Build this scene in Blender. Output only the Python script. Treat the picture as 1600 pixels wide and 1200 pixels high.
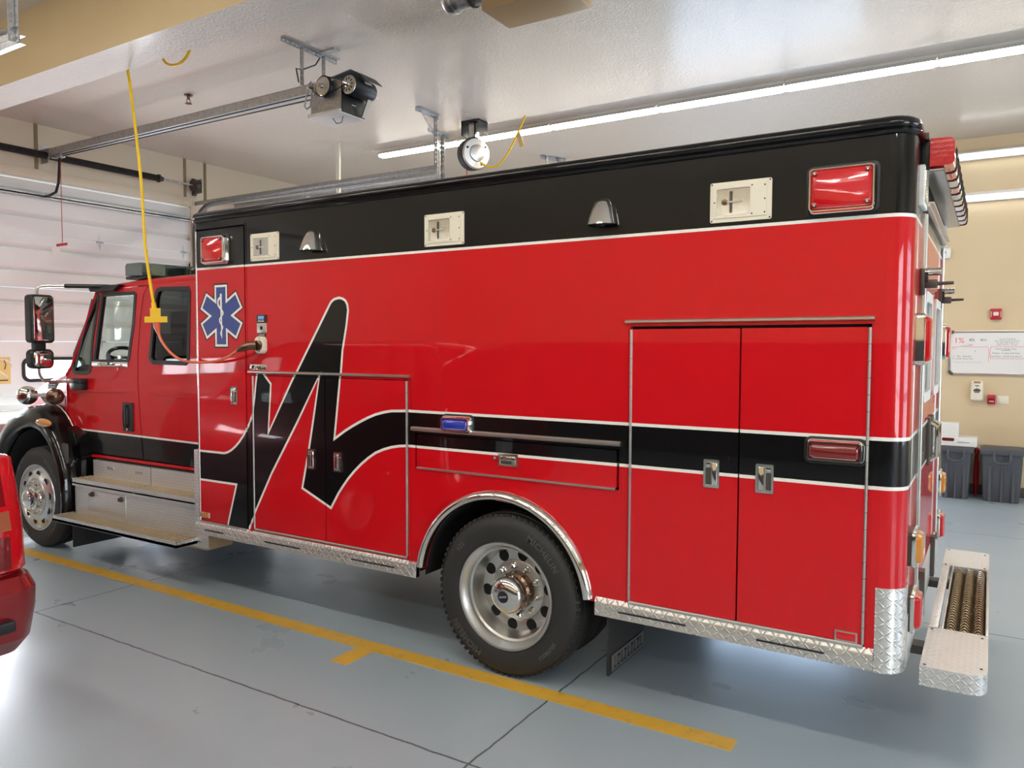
import bpy, bmesh, math, random
from mathutils import Vector, Matrix
from mathutils.geometry import delaunay_2d_cdt
random.seed(7)
PI = math.pi
for o in list(bpy.data.objects): bpy.data.objects.remove(o)
SC = bpy.context.scene
COL = SC.collection

# ------------------------------------------------------------------ camera
cam_d = bpy.data.cameras.new('camera'); cam = bpy.data.objects.new('camera', cam_d); COL.objects.link(cam)
cam_d.sensor_fit = 'HORIZONTAL'; cam_d.sensor_width = 36.0; cam_d.lens = 36.0*1206.957/1600.0
cam_d.clip_start = 0.05; cam_d.clip_end = 200
YAW, PITCH, ROLL = math.radians(31.8186), math.radians(-2.8107), math.radians(0.159)
fw = Vector((-math.sin(YAW)*math.cos(PITCH), math.cos(YAW)*math.cos(PITCH), math.sin(PITCH)))
rt = fw.cross(Vector((0, 0, 1))).normalized(); up = rt.cross(fw)
r2 = rt*math.cos(ROLL)+up*math.sin(ROLL); u2 = up*math.cos(ROLL)-rt*math.sin(ROLL)
cam.matrix_world = Matrix(((r2.x, u2.x, -fw.x, 0), (r2.y, u2.y, -fw.y, -3.64), (r2.z, u2.z, -fw.z, 1.88), (0, 0, 0, 1)))
SC.camera = cam

# ------------------------------------------------------------------ view, world, daylight
SC.view_settings.view_transform = 'Standard'; SC.view_settings.look = 'None'
SC.view_settings.gamma = 1; SC.view_settings.use_curve_mapping = False
SC.view_settings.exposure = 0.14
SC.cycles.use_denoising = True
SC.cycles.max_bounces = 8; SC.cycles.diffuse_bounces = 4; SC.cycles.glossy_bounces = 4
SC.cycles.transparent_max_bounces = 12; SC.cycles.sample_clamp_indirect = 6
W = bpy.data.worlds.new('World'); SC.world = W; W.use_nodes = True
W.node_tree.nodes['Background'].inputs[0].default_value = (0.75, 0.87, 1.0, 1)
W.node_tree.nodes['Background'].inputs[1].default_value = 1.2
TUBE = 37.0          # radiance of a fluorescent tube
PANE = 4.5           # radiance of a daylit window pane
def area(name, loc, size, energy, color, direction):
    l = bpy.data.lights.new(name, 'AREA'); l.shape = 'RECTANGLE'; l.size, l.size_y = size
    l.energy = energy; l.color = color
    o = bpy.data.objects.new(name, l); COL.objects.link(o); o.location = loc
    o.rotation_euler = Vector(direction).to_track_quat('-Z', 'Y').to_euler()
    return o
# daylight entering through the window in the back wall and through the glazed doors of the right wall
area('daylight_back_window', (-2.9, 7.70, 2.0), (2.6, 2.0), 70, (0.50, 0.72, 1.0), (0, -1, -0.15))
area('daylight_right_doors', (6.75, 2.2, 1.9), (3.4, 2.6), 80, (0.50, 0.72, 1.0), (-1, 0, -0.1))
for wy, wz in ((.49, 1.58), (1.48, 1.58), (2.5, 1.58), (-2.7, 1.58), (-3.8, 1.58), (-4.9, 1.58)):
    area('daylight_front_window', (-9.74, wy, wz), (.6, .22), 58 if wy > 0 else 3, (.88, .94, 1.0), (1, 0, -.25))
area('daylight_near_doors', (6.75, -4.2, 1.9), (3.4, 2.6), 200, (0.86, 0.93, 1.0), (-1, 0, -0.1))

# ------------------------------------------------------------------ materials
M = {}
def mat(name, base=(.8, .8, .8), rough=.5, metal=0, coat=0, coat_rough=.03, emit=None, estr=0, spec=.5, trans=0, alpha=1, ior=1.45):
    m = bpy.data.materials.new(name); m.use_nodes = True
    b = m.node_tree.nodes['Principled BSDF']
    b.inputs['Base Color'].default_value = (*base, 1); b.inputs['Roughness'].default_value = rough
    b.inputs['Metallic'].default_value = metal; b.inputs['Coat Weight'].default_value = coat
    b.inputs['Coat Roughness'].default_value = coat_rough; b.inputs['Specular IOR Level'].default_value = spec
    b.inputs['Transmission Weight'].default_value = trans; b.inputs['IOR'].default_value = ior
    if emit: b.inputs['Emission Color'].default_value = (*emit, 1); b.inputs['Emission Strength'].default_value = estr
    m.diffuse_color = (*base, 1); M[name] = m
    return m
class N:
    """tiny node helper for one material"""
    def __init__(s, m): s.t = m.node_tree; s.b = s.t.nodes['Principled BSDF']
    def add(s, typ, **kw):
        n = s.t.nodes.new(typ)
        for k, v in kw.items(): setattr(n, k, v)
        return n
    def link(s, a, b): s.t.links.new(a, b)
    def math(s, op, a, b=None, clamp=False):
        n = s.add('ShaderNodeMath', operation=op, use_clamp=clamp)
        for i, v in enumerate((a, b)):
            if v is None: continue
            if isinstance(v, (int, float)): n.inputs[i].default_value = v
            else: s.link(v, n.inputs[i])
        return n.outputs[0]
    def coord(s, kind='Object'):
        return s.add('ShaderNodeTexCoord').outputs[kind]
    def noise(s, scale, detail=3, vec=None, rough=.5):
        n = s.add('ShaderNodeTexNoise'); n.inputs['Scale'].default_value = scale; n.inputs['Detail'].default_value = detail
        n.inputs['Roughness'].default_value = rough
        s.link(vec if vec else s.coord(), n.inputs['Vector']); return n.outputs['Fac']
    def bump(s, h, strength=.3, dist=.01):
        n = s.add('ShaderNodeBump'); n.inputs['Strength'].default_value = strength; n.inputs['Distance'].default_value = dist
        s.link(h, n.inputs['Height']); s.link(n.outputs[0], s.b.inputs['Normal'])
        return n
    def ramp(s, f, stops):
        n = s.add('ShaderNodeValToRGB'); e = n.color_ramp.elements
        while len(e) < len(stops): e.new(.5)
        for i, (p, c) in enumerate(stops): e[i].position = p; e[i].color = (*c, 1)
        s.link(f, n.inputs[0]); return n.outputs[0]
    def color(s, sock): s.link(sock, s.b.inputs['Base Color'])

mat('red_paint', (.54, .003, .008), .4, 0, .75, .03, spec=.12)
mat('black_paint', (.003, .0025, .003), .3, 0, .68, .02, spec=.15)
mat('white_line', (.86, .84, .78), .4, 0, .5)
mat('blue_decal', (.014, .040, .23), .35, 0, .6)
mat('chrome', (.82, .80, .76), .06, 1)
mat('brushed', (.72, .70, .66), .28, 1)
mat('galvanized', (.50, .51, .52), .42, .85)
mat('dark_steel', (.10, .09, .08), .45, .6)
mat('black_plastic', (.015, .015, .017), .42)
mat('rubber', (.022, .021, .020), .62)
mat('dark', (.006, .006, .006), .8)
mat('cream', (.80, .74, .60), .45)
mat('white_plastic', (.82, .81, .77), .4)
mat('red_lens', (.55, .006, .012), .12, 0, 1.0, .02)
mat('dark_red_lens', (.16, .006, .008), .14, 0, 1.0, .02)
mat('blue_lens', (.012, .028, .34), .12, 0, 1.0, .02)
mat('amber_lens', (.62, .24, .03), .14, 0, 1.0, .02)
mat('clear_lens', (.72, .68, .62), .10, 0, 1.0, .02)
mat('backup_lens', (.30, .10, .05), .15, 0, 1.0, .02)
mat('reflector', (.86, .83, .75), .22, .9)
mat('yellow_rubber', (.90, .58, .01), .45)
mat('orange_rubber', (.72, .16, .07), .5)
mat('bin_grey', (.075, .080, .092), .5)
mat('board_white', (.83, .82, .79), .22, 0, .4)
mat('red_marker', (.75, .08, .12), .6)
mat('black_marker', (.06, .06, .07), .6)
mat('teal_marker', (.30, .55, .50), .6)
mat('red_plastic', (.45, .012, .02), .35)
mat('brown_paint', (.30, .22, .12), .6)
mat('pvc', (.80, .75, .62), .4)
mat('tan_metal', (.52, .36, .20), .45, .3)
mat('spring_black', (.02, .018, .017), .5)
mat('tan_grip', (.60, .49, .32), .42, .55)
mat('gap_shade', (.055, .042, .026), .7, .2)  # dark brown standing in for the shade inside the rear grating slots
mat('grip_metal', (.66, .55, .38), .30, .95)
mat('seat_cloth', (.05, .047, .045), .85)
mat('bronze', (.20, .12, .08), .2, .8)
mat('suv_red', (.23, .005, .009), .3, .25, 1.0, .03)
mat('sign_yellow', (.80, .56, .20), .5)
mat('rubber_letter', (.075, .073, .070), .5)
mat('scuffed_silver', (.62, .61, .58), .3, .9)
mat('tube_glow', (1, 1, 1), .5, emit=(1.0, .95, .86), estr=TUBE)
mat('tube_wall', (1, 1, 1), .5, emit=(.92, .95, 1.0), estr=5.0)
mat('pane_back', (1, 1, 1), .3, emit=(.50, .68, 1.0), estr=1.5)
mat('pane_glow', (1, 1, 1), .3, emit=(.80, .90, 1.0), estr=PANE)
mat('screen', (.05, .15, .3), .3, emit=(.15, .45, .75), estr=.5)

def glass(name, tint, gloss=.9):
    m = bpy.data.materials.new(name); m.use_nodes = True; t = m.node_tree; t.nodes.clear()
    out = t.nodes.new('ShaderNodeOutputMaterial'); mix = t.nodes.new('ShaderNodeMixShader')
    tr = t.nodes.new('ShaderNodeBsdfTransparent'); tr.inputs[0].default_value = (*tint, 1)
    gl = t.nodes.new('ShaderNodeBsdfGlossy'); gl.inputs['Roughness'].default_value = .02; gl.inputs[0].default_value = (gloss,)*3+(1,)
    fr = t.nodes.new('ShaderNodeLayerWeight'); fr.inputs[0].default_value = .5
    pw = t.nodes.new('ShaderNodeMath'); pw.operation = 'POWER'; pw.inputs[1].default_value = 4.0; t.links.new(fr.outputs['Facing'], pw.inputs[0])
    ma = t.nodes.new('ShaderNodeMath'); ma.operation = 'MULTIPLY_ADD'; ma.inputs[1].default_value = .75; ma.inputs[2].default_value = .035; t.links.new(pw.outputs[0], ma.inputs[0])
    t.links.new(ma.outputs[0], mix.inputs[0]); t.links.new(tr.outputs[0], mix.inputs[1]); t.links.new(gl.outputs[0], mix.inputs[2])
    t.links.new(mix.outputs[0], out.inputs[0]); M[name] = m
glass('glass_clear', (.86, .92, .89)); glass('glass_tint', (.26, .28, .27)); glass('lens_cover', (.95, .95, .95))
glass('red_cover', (.85, .03, .04)); glass('smoke_glass', (.45, .50, .48))

def wall_paint(name, c1, c2, rough=.5, bump=.05):
    m = mat(name, c1, rough); n = N(m)
    f = n.noise(1.3, 4); n.color(n.ramp(f, [(.35, c1), (.7, c2)]))
    n.bump(n.noise(70, 3), bump, .004)
wall_paint('wall_beige', (.66, .52, .32), (.69, .56, .36))
wall_paint('header_beige', (.76, .66, .50), (.80, .70, .54), .35)
wall_paint('beam_tan', (.58, .44, .24), (.62, .48, .27), .45)
wall_paint('door_white', (.87, .87, .85), (.89, .88, .86), .35, .02)
# stippled semi-gloss ceiling
m = mat('ceiling_paint', (.66, .59, .52), .27, 0, .3, .16); n = N(m)
n.color(n.ramp(n.noise(.6, 3), [(.3, (.70, .625, .54)), (.7, (.74, .665, .58))]))
v = n.add('ShaderNodeTexVoronoi'); v.inputs['Scale'].default_value = 30; n.link(n.coord(), v.inputs['Vector'])
h = n.math('ADD', n.math('MULTIPLY', n.noise(60, 4, rough=.65), 1.0), n.math('MULTIPLY', v.outputs['Distance'], .35))
n.bump(h, .65, .012)
# painted concrete floor: blue grey, scuffed, saw-cut control joints
m = mat('floor_paint', (.33, .37, .39), .28, 0, .15, .2); n = N(m)
oc = n.coord()
sep = n.add('ShaderNodeSeparateXYZ'); n.link(oc, sep.inputs[0])
base = n.ramp(n.noise(.55, 4, rough=.5), [(.25, (.345, .42, .475)), (.8, (.40, .46, .50))])
chip = n.noise(9, 9, rough=.8)
chipm = n.math('GREATER_THAN', chip, .735)
wob = n.math('MULTIPLY', n.math('SUBTRACT', n.noise(9, 3), .5), .02)
def joint(axis, pos, period, w=.006):
    a = n.math('ADD', sep.outputs[axis], wob)
    a = n.math('SUBTRACT', a, pos)
    a = n.math('PINGPONG', a, period/2)
    return n.math('LESS_THAN', a, w)
# joints run along X at y=-0.86 and every 3.1 m, and along Y at x=-1.95 and every 3.72 m
jx = joint('Y', -.86, 3.12); jy = joint('X', -1.95, 3.72)
jm = n.math('MAXIMUM', jx, jy)
mx = n.add('ShaderNodeMix', data_type='RGBA'); n.link(n.math('MULTIPLY', chipm, .75), mx.inputs['Factor']); n.link(base, mx.inputs['A']); mx.inputs['B'].default_value = (.10, .10, .10, 1)
mx2 = n.add('ShaderNodeMix', data_type='RGBA'); n.link(n.math('MULTIPLY', jm, .85), mx2.inputs['Factor']); n.link(mx.outputs['Result'], mx2.inputs['A']); mx2.inputs['B'].default_value = (.05, .045, .04, 1)
n.color(mx2.outputs['Result'])
rr = n.ramp(n.noise(2, 4), [(.3, (.26,)*3), (.7, (.36,)*3)]); n.link(rr, n.b.inputs['Roughness'])
n.bump(n.noise(35, 4), .10, .006)
# yellow floor paint, worn
m = mat('floor_yellow', (.75, .45, .06), .4); n = N(m)
n.color(n.ramp(n.noise(14, 7, rough=.7), [(.28, (.40, .29, .10)), (.42, (.70, .40, .05)), (.8, (.78, .47, .07))]))
# box-mapped UVs (metres) drive the tread plate
def plate(name, base, rough, pitch=.030, metal=.85):
    m = mat(name, base, rough, metal); n = N(m)
    uv = n.coord('UV'); s = n.add('ShaderNodeSeparateXYZ'); n.link(uv, s.inputs[0])
    U = n.math('MULTIPLY', s.outputs[0], 1/pitch); V = n.math('MULTIPLY', s.outputs[1], 1/pitch)
    fu = n.math('SUBTRACT', n.math('FRACT', U), .5); fv = n.math('SUBTRACT', n.math('FRACT', V), .5)
    par = n.math('MODULO', n.math('ABSOLUTE', n.math('ADD', n.math('FLOOR', U), n.math('FLOOR', V))), 2)
    sg = n.math('SUBTRACT', n.math('MULTIPLY', par, 2), 1)
    fv2 = n.math('MULTIPLY', fv, sg)
    a = n.math('MULTIPLY', n.math('ADD', fu, fv2), .7071); b = n.math('MULTIPLY', n.math('SUBTRACT', fu, fv2), .7071)
    a2 = n.math('POWER', n.math('MULTIPLY', n.math('ABSOLUTE', a), 1/.56), 2); b2 = n.math('POWER', n.math('MULTIPLY', n.math('ABSOLUTE', b), 1/.15), 2)
    h = n.math('SUBTRACT', 1, n.math('ADD', a2, b2), True)
    h = n.math('POWER', h, .6)
    n.bump(h, 1.0, pitch*.19)
    r = n.ramp(n.noise(25, 4), [(.3, (rough*.8,)*3), (.7, (rough*1.3,)*3)]); n.link(r, n.b.inputs['Roughness'])
plate('tread_plate', (.80, .78, .74), .32)
plate('tread_fine', (.82, .81, .79), .38, .024)
# ribbed lens bump
for nm in ('red_lens', 'dark_red_lens', 'blue_lens'):
    n = N(M[nm]); s = n.add('ShaderNodeSeparateXYZ'); n.link(n.coord('UV'), s.inputs[0])
    w1 = n.math('SINE', n.math('MULTIPLY', s.outputs[0], 900)); w2 = n.math('SINE', n.math('MULTIPLY', s.outputs[1], 300))
    n.bump(n.math('ADD', w1, w2), .05, .001)
# rubber tread
n = N(M['rubber']); n.bump(n.noise(90, 3), .1, .004)
n = N(M['spring_black']); s = n.add('ShaderNodeSeparateXYZ'); n.link(n.coord('UV'), s.inputs[0])
n.bump(n.math('SINE', n.math('MULTIPLY', s.outputs[0], 420)), .6, .01)
m = M['galvanized']; n = N(m); n.color(n.ramp(n.noise(30, 3), [(.3, (.42, .43, .44)), (.7, (.58, .59, .60))]))

# ------------------------------------------------------------------ mesh helpers
ROOTLOC = {}
class B:
    def __init__(s): s.bm = bmesh.new(); s.mats = []
    def mi(s, name):
        if name not in s.mats: s.mats.append(name)
        return s.mats.index(name)
    def face(s, vs, m):
        try: f = s.bm.faces.new(vs)
        except ValueError: return None
        f.material_index = s.mi(m); f.smooth = True; return f
    def poly(s, pts, m): return s.face([s.bm.verts.new(p) for p in pts], m)
    def box(s, x0, x1, y0, y1, z0, z1, m, bev=0, seg=2):
        x0, x1 = sorted((x0, x1)); y0, y1 = sorted((y0, y1)); z0, z1 = sorted((z0, z1))
        v = [s.bm.verts.new((x, y, z)) for z in (z0, z1) for y in (y0, y1) for x in (x0, x1)]
        fs = [s.face([v[i] for i in q], m) for q in ((0, 2, 3, 1), (4, 5, 7, 6), (0, 1, 5, 4), (2, 6, 7, 3), (0, 4, 6, 2), (1, 3, 7, 5))]
        if bev:
            es = list({e for f in fs for e in f.edges})
            r = bmesh.ops.bevel(s.bm, geom=es, offset=bev, segments=seg, affect='EDGES', profile=.5)
            for f in r['faces']: f.smooth = True
        return s
    def obox(s, c, ax, ay, az, hx, hy, hz, m):
        c = Vector(c); ax, ay, az = [Vector(a).normalized() for a in (ax, ay, az)]
        v = [s.bm.verts.new(c+ax*hx*i+ay*hy*j+az*hz*k) for k in (-1, 1) for j in (-1, 1) for i in (-1, 1)]
        for q in ((0, 2, 3, 1), (4, 5, 7, 6), (0, 1, 5, 4), (2, 6, 7, 3), (0, 4, 6, 2), (1, 3, 7, 5)): s.face([v[i] for i in q], m)
        return s
    def loft(s, rings, m, close=True, cap0=False, cap1=False, mats=None):
        R = [[s.bm.verts.new(p) for p in r] for r in rings]
        for i in range(len(R)-1):
            k = len(R[i])
            for j in range(k if close else k-1):
                s.face([R[i][j], R[i][(j+1) % k], R[i+1][(j+1) % k], R[i+1][j]], mats[i] if mats else m)
        if cap0: s.face(R[0][::-1], mats[0] if mats else m)
        if cap1: s.face(R[-1], mats[-1] if mats else m)
        return s
    def lathe(s, prof, o, d, m, seg=32, cap0=True, cap1=True, mats=None):
        o = Vector(o); d = Vector(d).normalized(); a = d.orthogonal().normalized(); b = d.cross(a)
        rings = [[o+d*h+(a*math.cos(2*PI*i/seg)+b*math.sin(2*PI*i/seg))*max(r, 1e-5) for i in range(seg)] for r, h in prof]
        return s.loft(rings, m, True, cap0, cap1, mats)
    def cyl(s, p0, p1, r, m, seg=16, r1=None):
        p0, p1 = Vector(p0), Vector(p1); L = (p1-p0).length
        return s.lathe([(r, 0), (r1 if r1 is not None else r, L)], p0, p1-p0, m, seg)
    def tube(s, pts, r, m, seg=8, caps=True):
        P = [Vector(p) for p in pts]; t0 = (P[1]-P[0]).normalized(); a = t0.orthogonal().normalized(); rings = []
        for i, p in enumerate(P):
            t = ((P[min(i+1, len(P)-1)]-P[max(i-1, 0)])).normalized()
            a = (a-t*a.dot(t)).normalized(); b = t.cross(a)
            rr = r[i] if isinstance(r, (list, tuple)) else r
            rings.append([p+(a*math.cos(2*PI*j/seg)+b*math.sin(2*PI*j/seg))*rr for j in range(seg)])
        return s.loft(rings, m, True, caps, caps)
    def prism(s, pts, f, d0, d1, m):
        """pts 2-D polygon, f maps (u,v,d)->xyz, extruded d0..d1"""
        return s.loft([[f(u, v, d0) for u, v in pts], [f(u, v, d1) for u, v in pts]], m, True, True, True)
    def rprism(s, u0, u1, v0, v1, rad, f, d0, d1, m, bev=0, seg=5, mface=None):
        def rr(i):
            return rrect(u0+i, u1-i, v0+i, v1-i, max(rad-i, .001), seg)
        prof = [(0, d0), (0, d1)] if not bev else [(0, d0), (0, d1-(bev if d1 > d0 else -bev)), (bev*.35, d1-(bev*.25 if d1 > d0 else -bev*.25)), (bev, d1)]
        s.loft([[f(u, v, d) for u, v in rr(i)] for i, d in prof], m, True, True, False)
        s.poly([f(u, v, d1) for u, v in rr(prof[-1][0])], mface or m)
        return s
    def sphere(s, c, rx, ry, rz, m, seg=20, rings=12):
        c = Vector(c); R = []
        for i in range(rings+1):
            th = PI*i/rings
            R.append([c+Vector((rx*max(math.sin(th), 1e-4)*math.cos(2*PI*j/seg), ry*max(math.sin(th), 1e-4)*math.sin(2*PI*j/seg), rz*math.cos(th))) for j in range(seg)])
        return s.loft(R, m, True, True, True)
    def build(s, name, parent=None, ang=35, recalc=True):
        bm = s.bm
        bmesh.ops.remove_doubles(bm, verts=bm.verts, dist=1e-6)
        if recalc: bmesh.ops.recalc_face_normals(bm, faces=bm.faces)
        uvl = bm.loops.layers.uv.new('UVMap')
        for f in bm.faces:
            n = f.normal; ax = max(range(3), key=lambda i: abs(n[i]))
            for l in f.loops:
                c = l.vert.co
                l[uvl].uv = (c.y, c.z) if ax == 0 else (c.x, c.z) if ax == 1 else (c.x, c.y)
        me = bpy.data.meshes.new(name); bm.to_mesh(me); bm.free()
        for k in s.mats: me.materials.append(M[k])
        me.set_sharp_from_angle(angle=math.radians(ang))
        o = bpy.data.objects.new(name, me); COL.objects.link(o)
        if parent:
            loc = ROOTLOC[parent.name]; me.transform(Matrix.Translation(-loc)); o.parent = parent; ROOTLOC[o.name] = loc
        else: ROOTLOC[o.name] = Vector((0, 0, 0))
        return o
def rrect(u0, u1, v0, v1, r, seg=5):
    out = []
    for (cu, cv, a0) in ((u1-r, v1-r, 0), (u0+r, v1-r, PI/2), (u0+r, v0+r, PI), (u1-r, v0+r, 1.5*PI)):
        for i in range(seg+1):
            a = a0+PI/2*i/seg; out.append((cu+r*math.cos(a), cv+r*math.sin(a)))
    return out
def empty(name, loc, label, cat, group=None):
    o = bpy.data.objects.new(name, None); COL.objects.link(o); o.location = loc; o.empty_display_size = .2
    o['label'] = label; o['category'] = cat
    if group: o['group'] = group
    ROOTLOC[o.name] = Vector(loc); return o
def tag(o, label, cat, group=None):
    """give a one-mesh thing its own origin at its base and its properties"""
    me = o.data; vs = [v.co for v in me.vertices]
    c = Vector((sum(v.x for v in vs)/len(vs), sum(v.y for v in vs)/len(vs), min(v.z for v in vs)))
    me.transform(Matrix.Translation(-c)); o.location = c; ROOTLOC[o.name] = c
    o['label'] = label; o['category'] = cat
    if group: o['group'] = group
    return o
def struct(o): o['kind'] = 'structure'; return o
def copy_tree(o, parent=None):
    c = o.copy(); COL.objects.link(c)
    if parent: c.parent = parent
    for ch in list(o.children): copy_tree(ch, c)
    return c
FY = lambda y0: (lambda u, v, d: Vector((u, y0-d, v)))      # plane facing -Y, d outwards
FX = lambda x0: (lambda u, v, d: Vector((x0+d, u, v)))      # plane facing +X, d outwards
FZ = lambda z0: (lambda u, v, d: Vector((u, v, z0+d)))
FYB = lambda y0: (lambda u, v, d: Vector((u, y0+d, v)))
def inside(p, poly):
    x, y = p; c = False; j = len(poly)-1
    for i in range(len(poly)):
        xi, yi = poly[i]; xj, yj = poly[j]
        if (yi > y) != (yj > y) and x < (xj-xi)*(y-yi)/(yj-yi)+xi: c = not c
        j = i
    return c
def offset(poly, d):
    """mitred offset of a closed polygon, d>0 to the left of travel"""
    n = len(poly); out = []
    for i in range(n):
        a, b, c = [Vector(poly[(i+k) % n]) for k in (-1, 0, 1)]
        e1 = (b-a).normalized(); e2 = (c-b).normalized()
        n1 = Vector((-e1.y, e1.x)); n2 = Vector((-e2.y, e2.x))
        mdir = n1+n2
        if mdir.length < 1e-4: mdir = n1
        mdir.normalize(); k = min(1/max(mdir.dot(n1), .22), 3.0)
        out.append(tuple(b+mdir*d*k))
    return out
def painted(b, outer, holes, layers, base, f, d0=0, d1=-.03, edge=None):
    """flat panel cut into painted regions; layers = [(polygon, material)], later ones win; walls go from d0 to d1"""
    verts, edges = [], []
    for pl in [outer]+holes+[l[0] for l in layers]:
        k = len(verts); verts += [Vector(p) for p in pl]; edges += [(k+i, k+(i+1) % len(pl)) for i in range(len(pl))]
    V, Ed, F, *_ = delaunay_2d_cdt(verts, edges, [], 0, 1e-5, False)
    cache = {}
    def g(i):
        if i not in cache: cache[i] = b.bm.verts.new(f(V[i][0], V[i][1], d0))
        return cache[i]
    cnt = {}
    for t in F:
        c = sum((V[i] for i in t), Vector((0, 0)))/len(t); c = (c.x, c.y)
        if not inside(c, outer) or any(inside(c, h) for h in holes): continue
        mm = base
        for pl, mt in layers:
            if inside(c, pl): mm = mt
        fc = b.face([g(i) for i in t], mm)
        for i in range(len(t)):
            e = (t[i], t[(i+1) % len(t)]); k = tuple(sorted(e)); cnt.setdefault(k, []).append((e, mm))
    back = {}
    def gb(i):
        if i not in back: back[i] = b.bm.verts.new(f(V[i][0], V[i][1], d1))
        return back[i]
    for k, l in cnt.items():
        if len(l) == 1:
            (i, j), mm = l[0]
            b.face([g(j), g(i), gb(i), gb(j)], edge or mm)
def text_mesh(body, size, depth=.001, spacing=1.0, bold=0):
    cu = bpy.data.curves.new('lettering', 'FONT'); cu.body = body; cu.size = size; cu.extrude = depth; cu.space_character = spacing
    cu.align_x = 'CENTER'; cu.align_y = 'CENTER'; cu.resolution_u = 2; cu.offset = bold
    o = bpy.data.objects.new('lettering', cu); COL.objects.link(o)
    me = bpy.data.meshes.new_from_object(o.evaluated_get(bpy.context.evaluated_depsgraph_get()))
    bpy.data.objects.remove(o); bpy.data.curves.remove(cu); return me
def add_text(b, body, size, f, m, depth=.001, spacing=1.0, bold=0):
    """f maps (u,v,d)->xyz"""
    me = text_mesh(body, size, depth, spacing, bold)
    vs = [b.bm.verts.new(f(v.co.x, v.co.y, v.co.z+depth)) for v in me.vertices]
    for p in me.polygons: b.face([vs[i] for i in p.vertices], m)
    bpy.data.meshes.remove(me)
def arc(cx, cz, rx, rz, a0, a1, n):
    return [(cx+rx*math.cos(math.radians(a0+(a1-a0)*i/n)), cz+rz*math.sin(math.radians(a0+(a1-a0)*i/n))) for i in range(n+1)]

# ================================================================== ROOM
XF, XR, YB, YN, ZC = -9.8, 7.0, 7.85, -9.5, 4.52
b = B(); b.box(XF-.3, XR+.3, YN-.3, YB+.3, -.2, 0, 'floor_paint'); struct(b.build('floor'))
b = B(); b.box(XF-.3, XR+.3, YN-.3, YB+.3, ZC, ZC+.2, 'ceiling_paint'); struct(b.build('ceiling'))
# front wall with openings for the overhead doors
DOORS = [(-.85, 3.42), (4.25, 7.45), (-5.6, -1.5)]
DTOP = 3.86
holes = [[(y0, -.05), (y1, -.05), (y1, DTOP), (y0, DTOP)] for y0, y1 in DOORS]
b = B(); painted(b, [(YN-.3, -.01), (YB+.3, -.01), (YB+.3, ZC), (YN-.3, ZC)], holes, [], 'header_beige', FX(XF), 0, -.3)
struct(b.build('wall_front'))
# back wall with the daylight window behind the truck
wx0, wx1, wz0, wz1 = -4.2, -1.55, .95, 3.05
b = B(); painted(b, [(XF-.3, 0), (XR+.3, 0), (XR+.3, ZC), (XF-.3, ZC)], [[(wx0, wz0), (wx1, wz0), (wx1, wz1), (wx0, wz1)]], [], 'wall_beige', FY(YB), 0, -.3)
struct(b.build('wall_back'))
b = B(); painted(b, [(wx0, wz0), (wx1, wz0), (wx1, wz1), (wx0, wz1)], [[(wx0+.06, wz0+.06), (-2.9, wz0+.06), (-2.9, wz1-.06), (wx0+.06, wz1-.06)], [(-2.84, wz0+.06), (wx1-.06, wz0+.06), (wx1-.06, wz1-.06), (-2.84, wz1-.06)]], [], 'white_plastic', FY(YB+.05), 0, -.06)
w1 = struct(b.build('window_1'))
for x0, x1 in ((wx0+.06, -2.9), (-2.84, wx1-.06)):
    b = B(); b.box(x0, x1, YB+.07, YB+.08, wz0+.06, wz1-.06, 'pane_back'); b.build('pane', w1)
# right wall (behind the rear of the truck) with two glazed overhead doors
RD = [(.4, 4.0), (-6.0, -2.4)]
b = B(); painted(b, [(YN-.3, 0), (YB+.3, 0), (YB+.3, ZC), (YN-.3, ZC)], [[(y0, 0), (y1, 0), (y1, 3.3), (y0, 3.3)] for y0, y1 in RD], [], 'wall_beige', lambda u, v, d: Vector((XR-d, u, v)), 0, -.3)
struct(b.build('wall_right'))
for k, (y0, y1) in enumerate(RD):
    b = B(); hs = []
    for i in range(4):
        for j in range(4):
            u0 = y0+.1+i*(y1-y0-.1)/4; hs.append([(u0, .62+j*.66), (u0+(y1-y0-.1)/4-.1, .62+j*.66), (u0+(y1-y0-.1)/4-.1, 1.16+j*.66), (u0, 1.16+j*.66)])
    painted(b, [(y0, 0), (y1, 0), (y1, 3.3), (y0, 3.3)], hs, [], 'door_white', lambda u, v, d: Vector((XR+.1-d, u, v)), 0, -.05)
    dd = struct(b.build('door_%d' % (4+k)))
    b = B(); b.box(XR+.12, XR+.13, y0+.05, y1-.05, .55, 3.2, 'pane_glow'); b.build('pane', dd)
b = B(); b.box(XF-.3, XR+.3, YN-.3, YN, 0, ZC, 'wall_beige'); struct(b.build('wall_near'))
b = B(); b.box(XF, XR, YB-.012, YB, 0, .13, 'dark_steel', .003); struct(b.build('baseboard_back'))
b = B(); b.box(XF, XR, YN, YN+.02, 0, 1.95, 'seat_cloth', .003); struct(b.build('added_wainscot_near'))  # unseen dark wainscot, added to darken what the truck paint reflects
# ceiling beam between the bays: tan sides, white soffit
b = B(); b.box(XF, XR, -.37, -.05, 4.0, ZC, 'beam_tan')
b.bm.faces.ensure_lookup_table()
for f in b.bm.faces:
    if f.calc_center_median().z < 4.01: f.material_index = b.mi('ceiling_paint')
struct(b.build('trim_1'))
# header board over the door in view, and the vertical cover strips on the front wall
b = B(); b.box(XF, XF+.03, -1.0, 3.42, DTOP, 3.98, 'header_beige', .004); struct(b.build('trim_2'))
for i, y in enumerate((1.32, 3.33, 3.66)):
    b = B(); b.box(XF, XF+.012, y-.02, y+.02, 3.985 if i < 2 else .02, ZC, 'brown_paint', .003); struct(b.build('trim_%d' % (3+i)))

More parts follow.
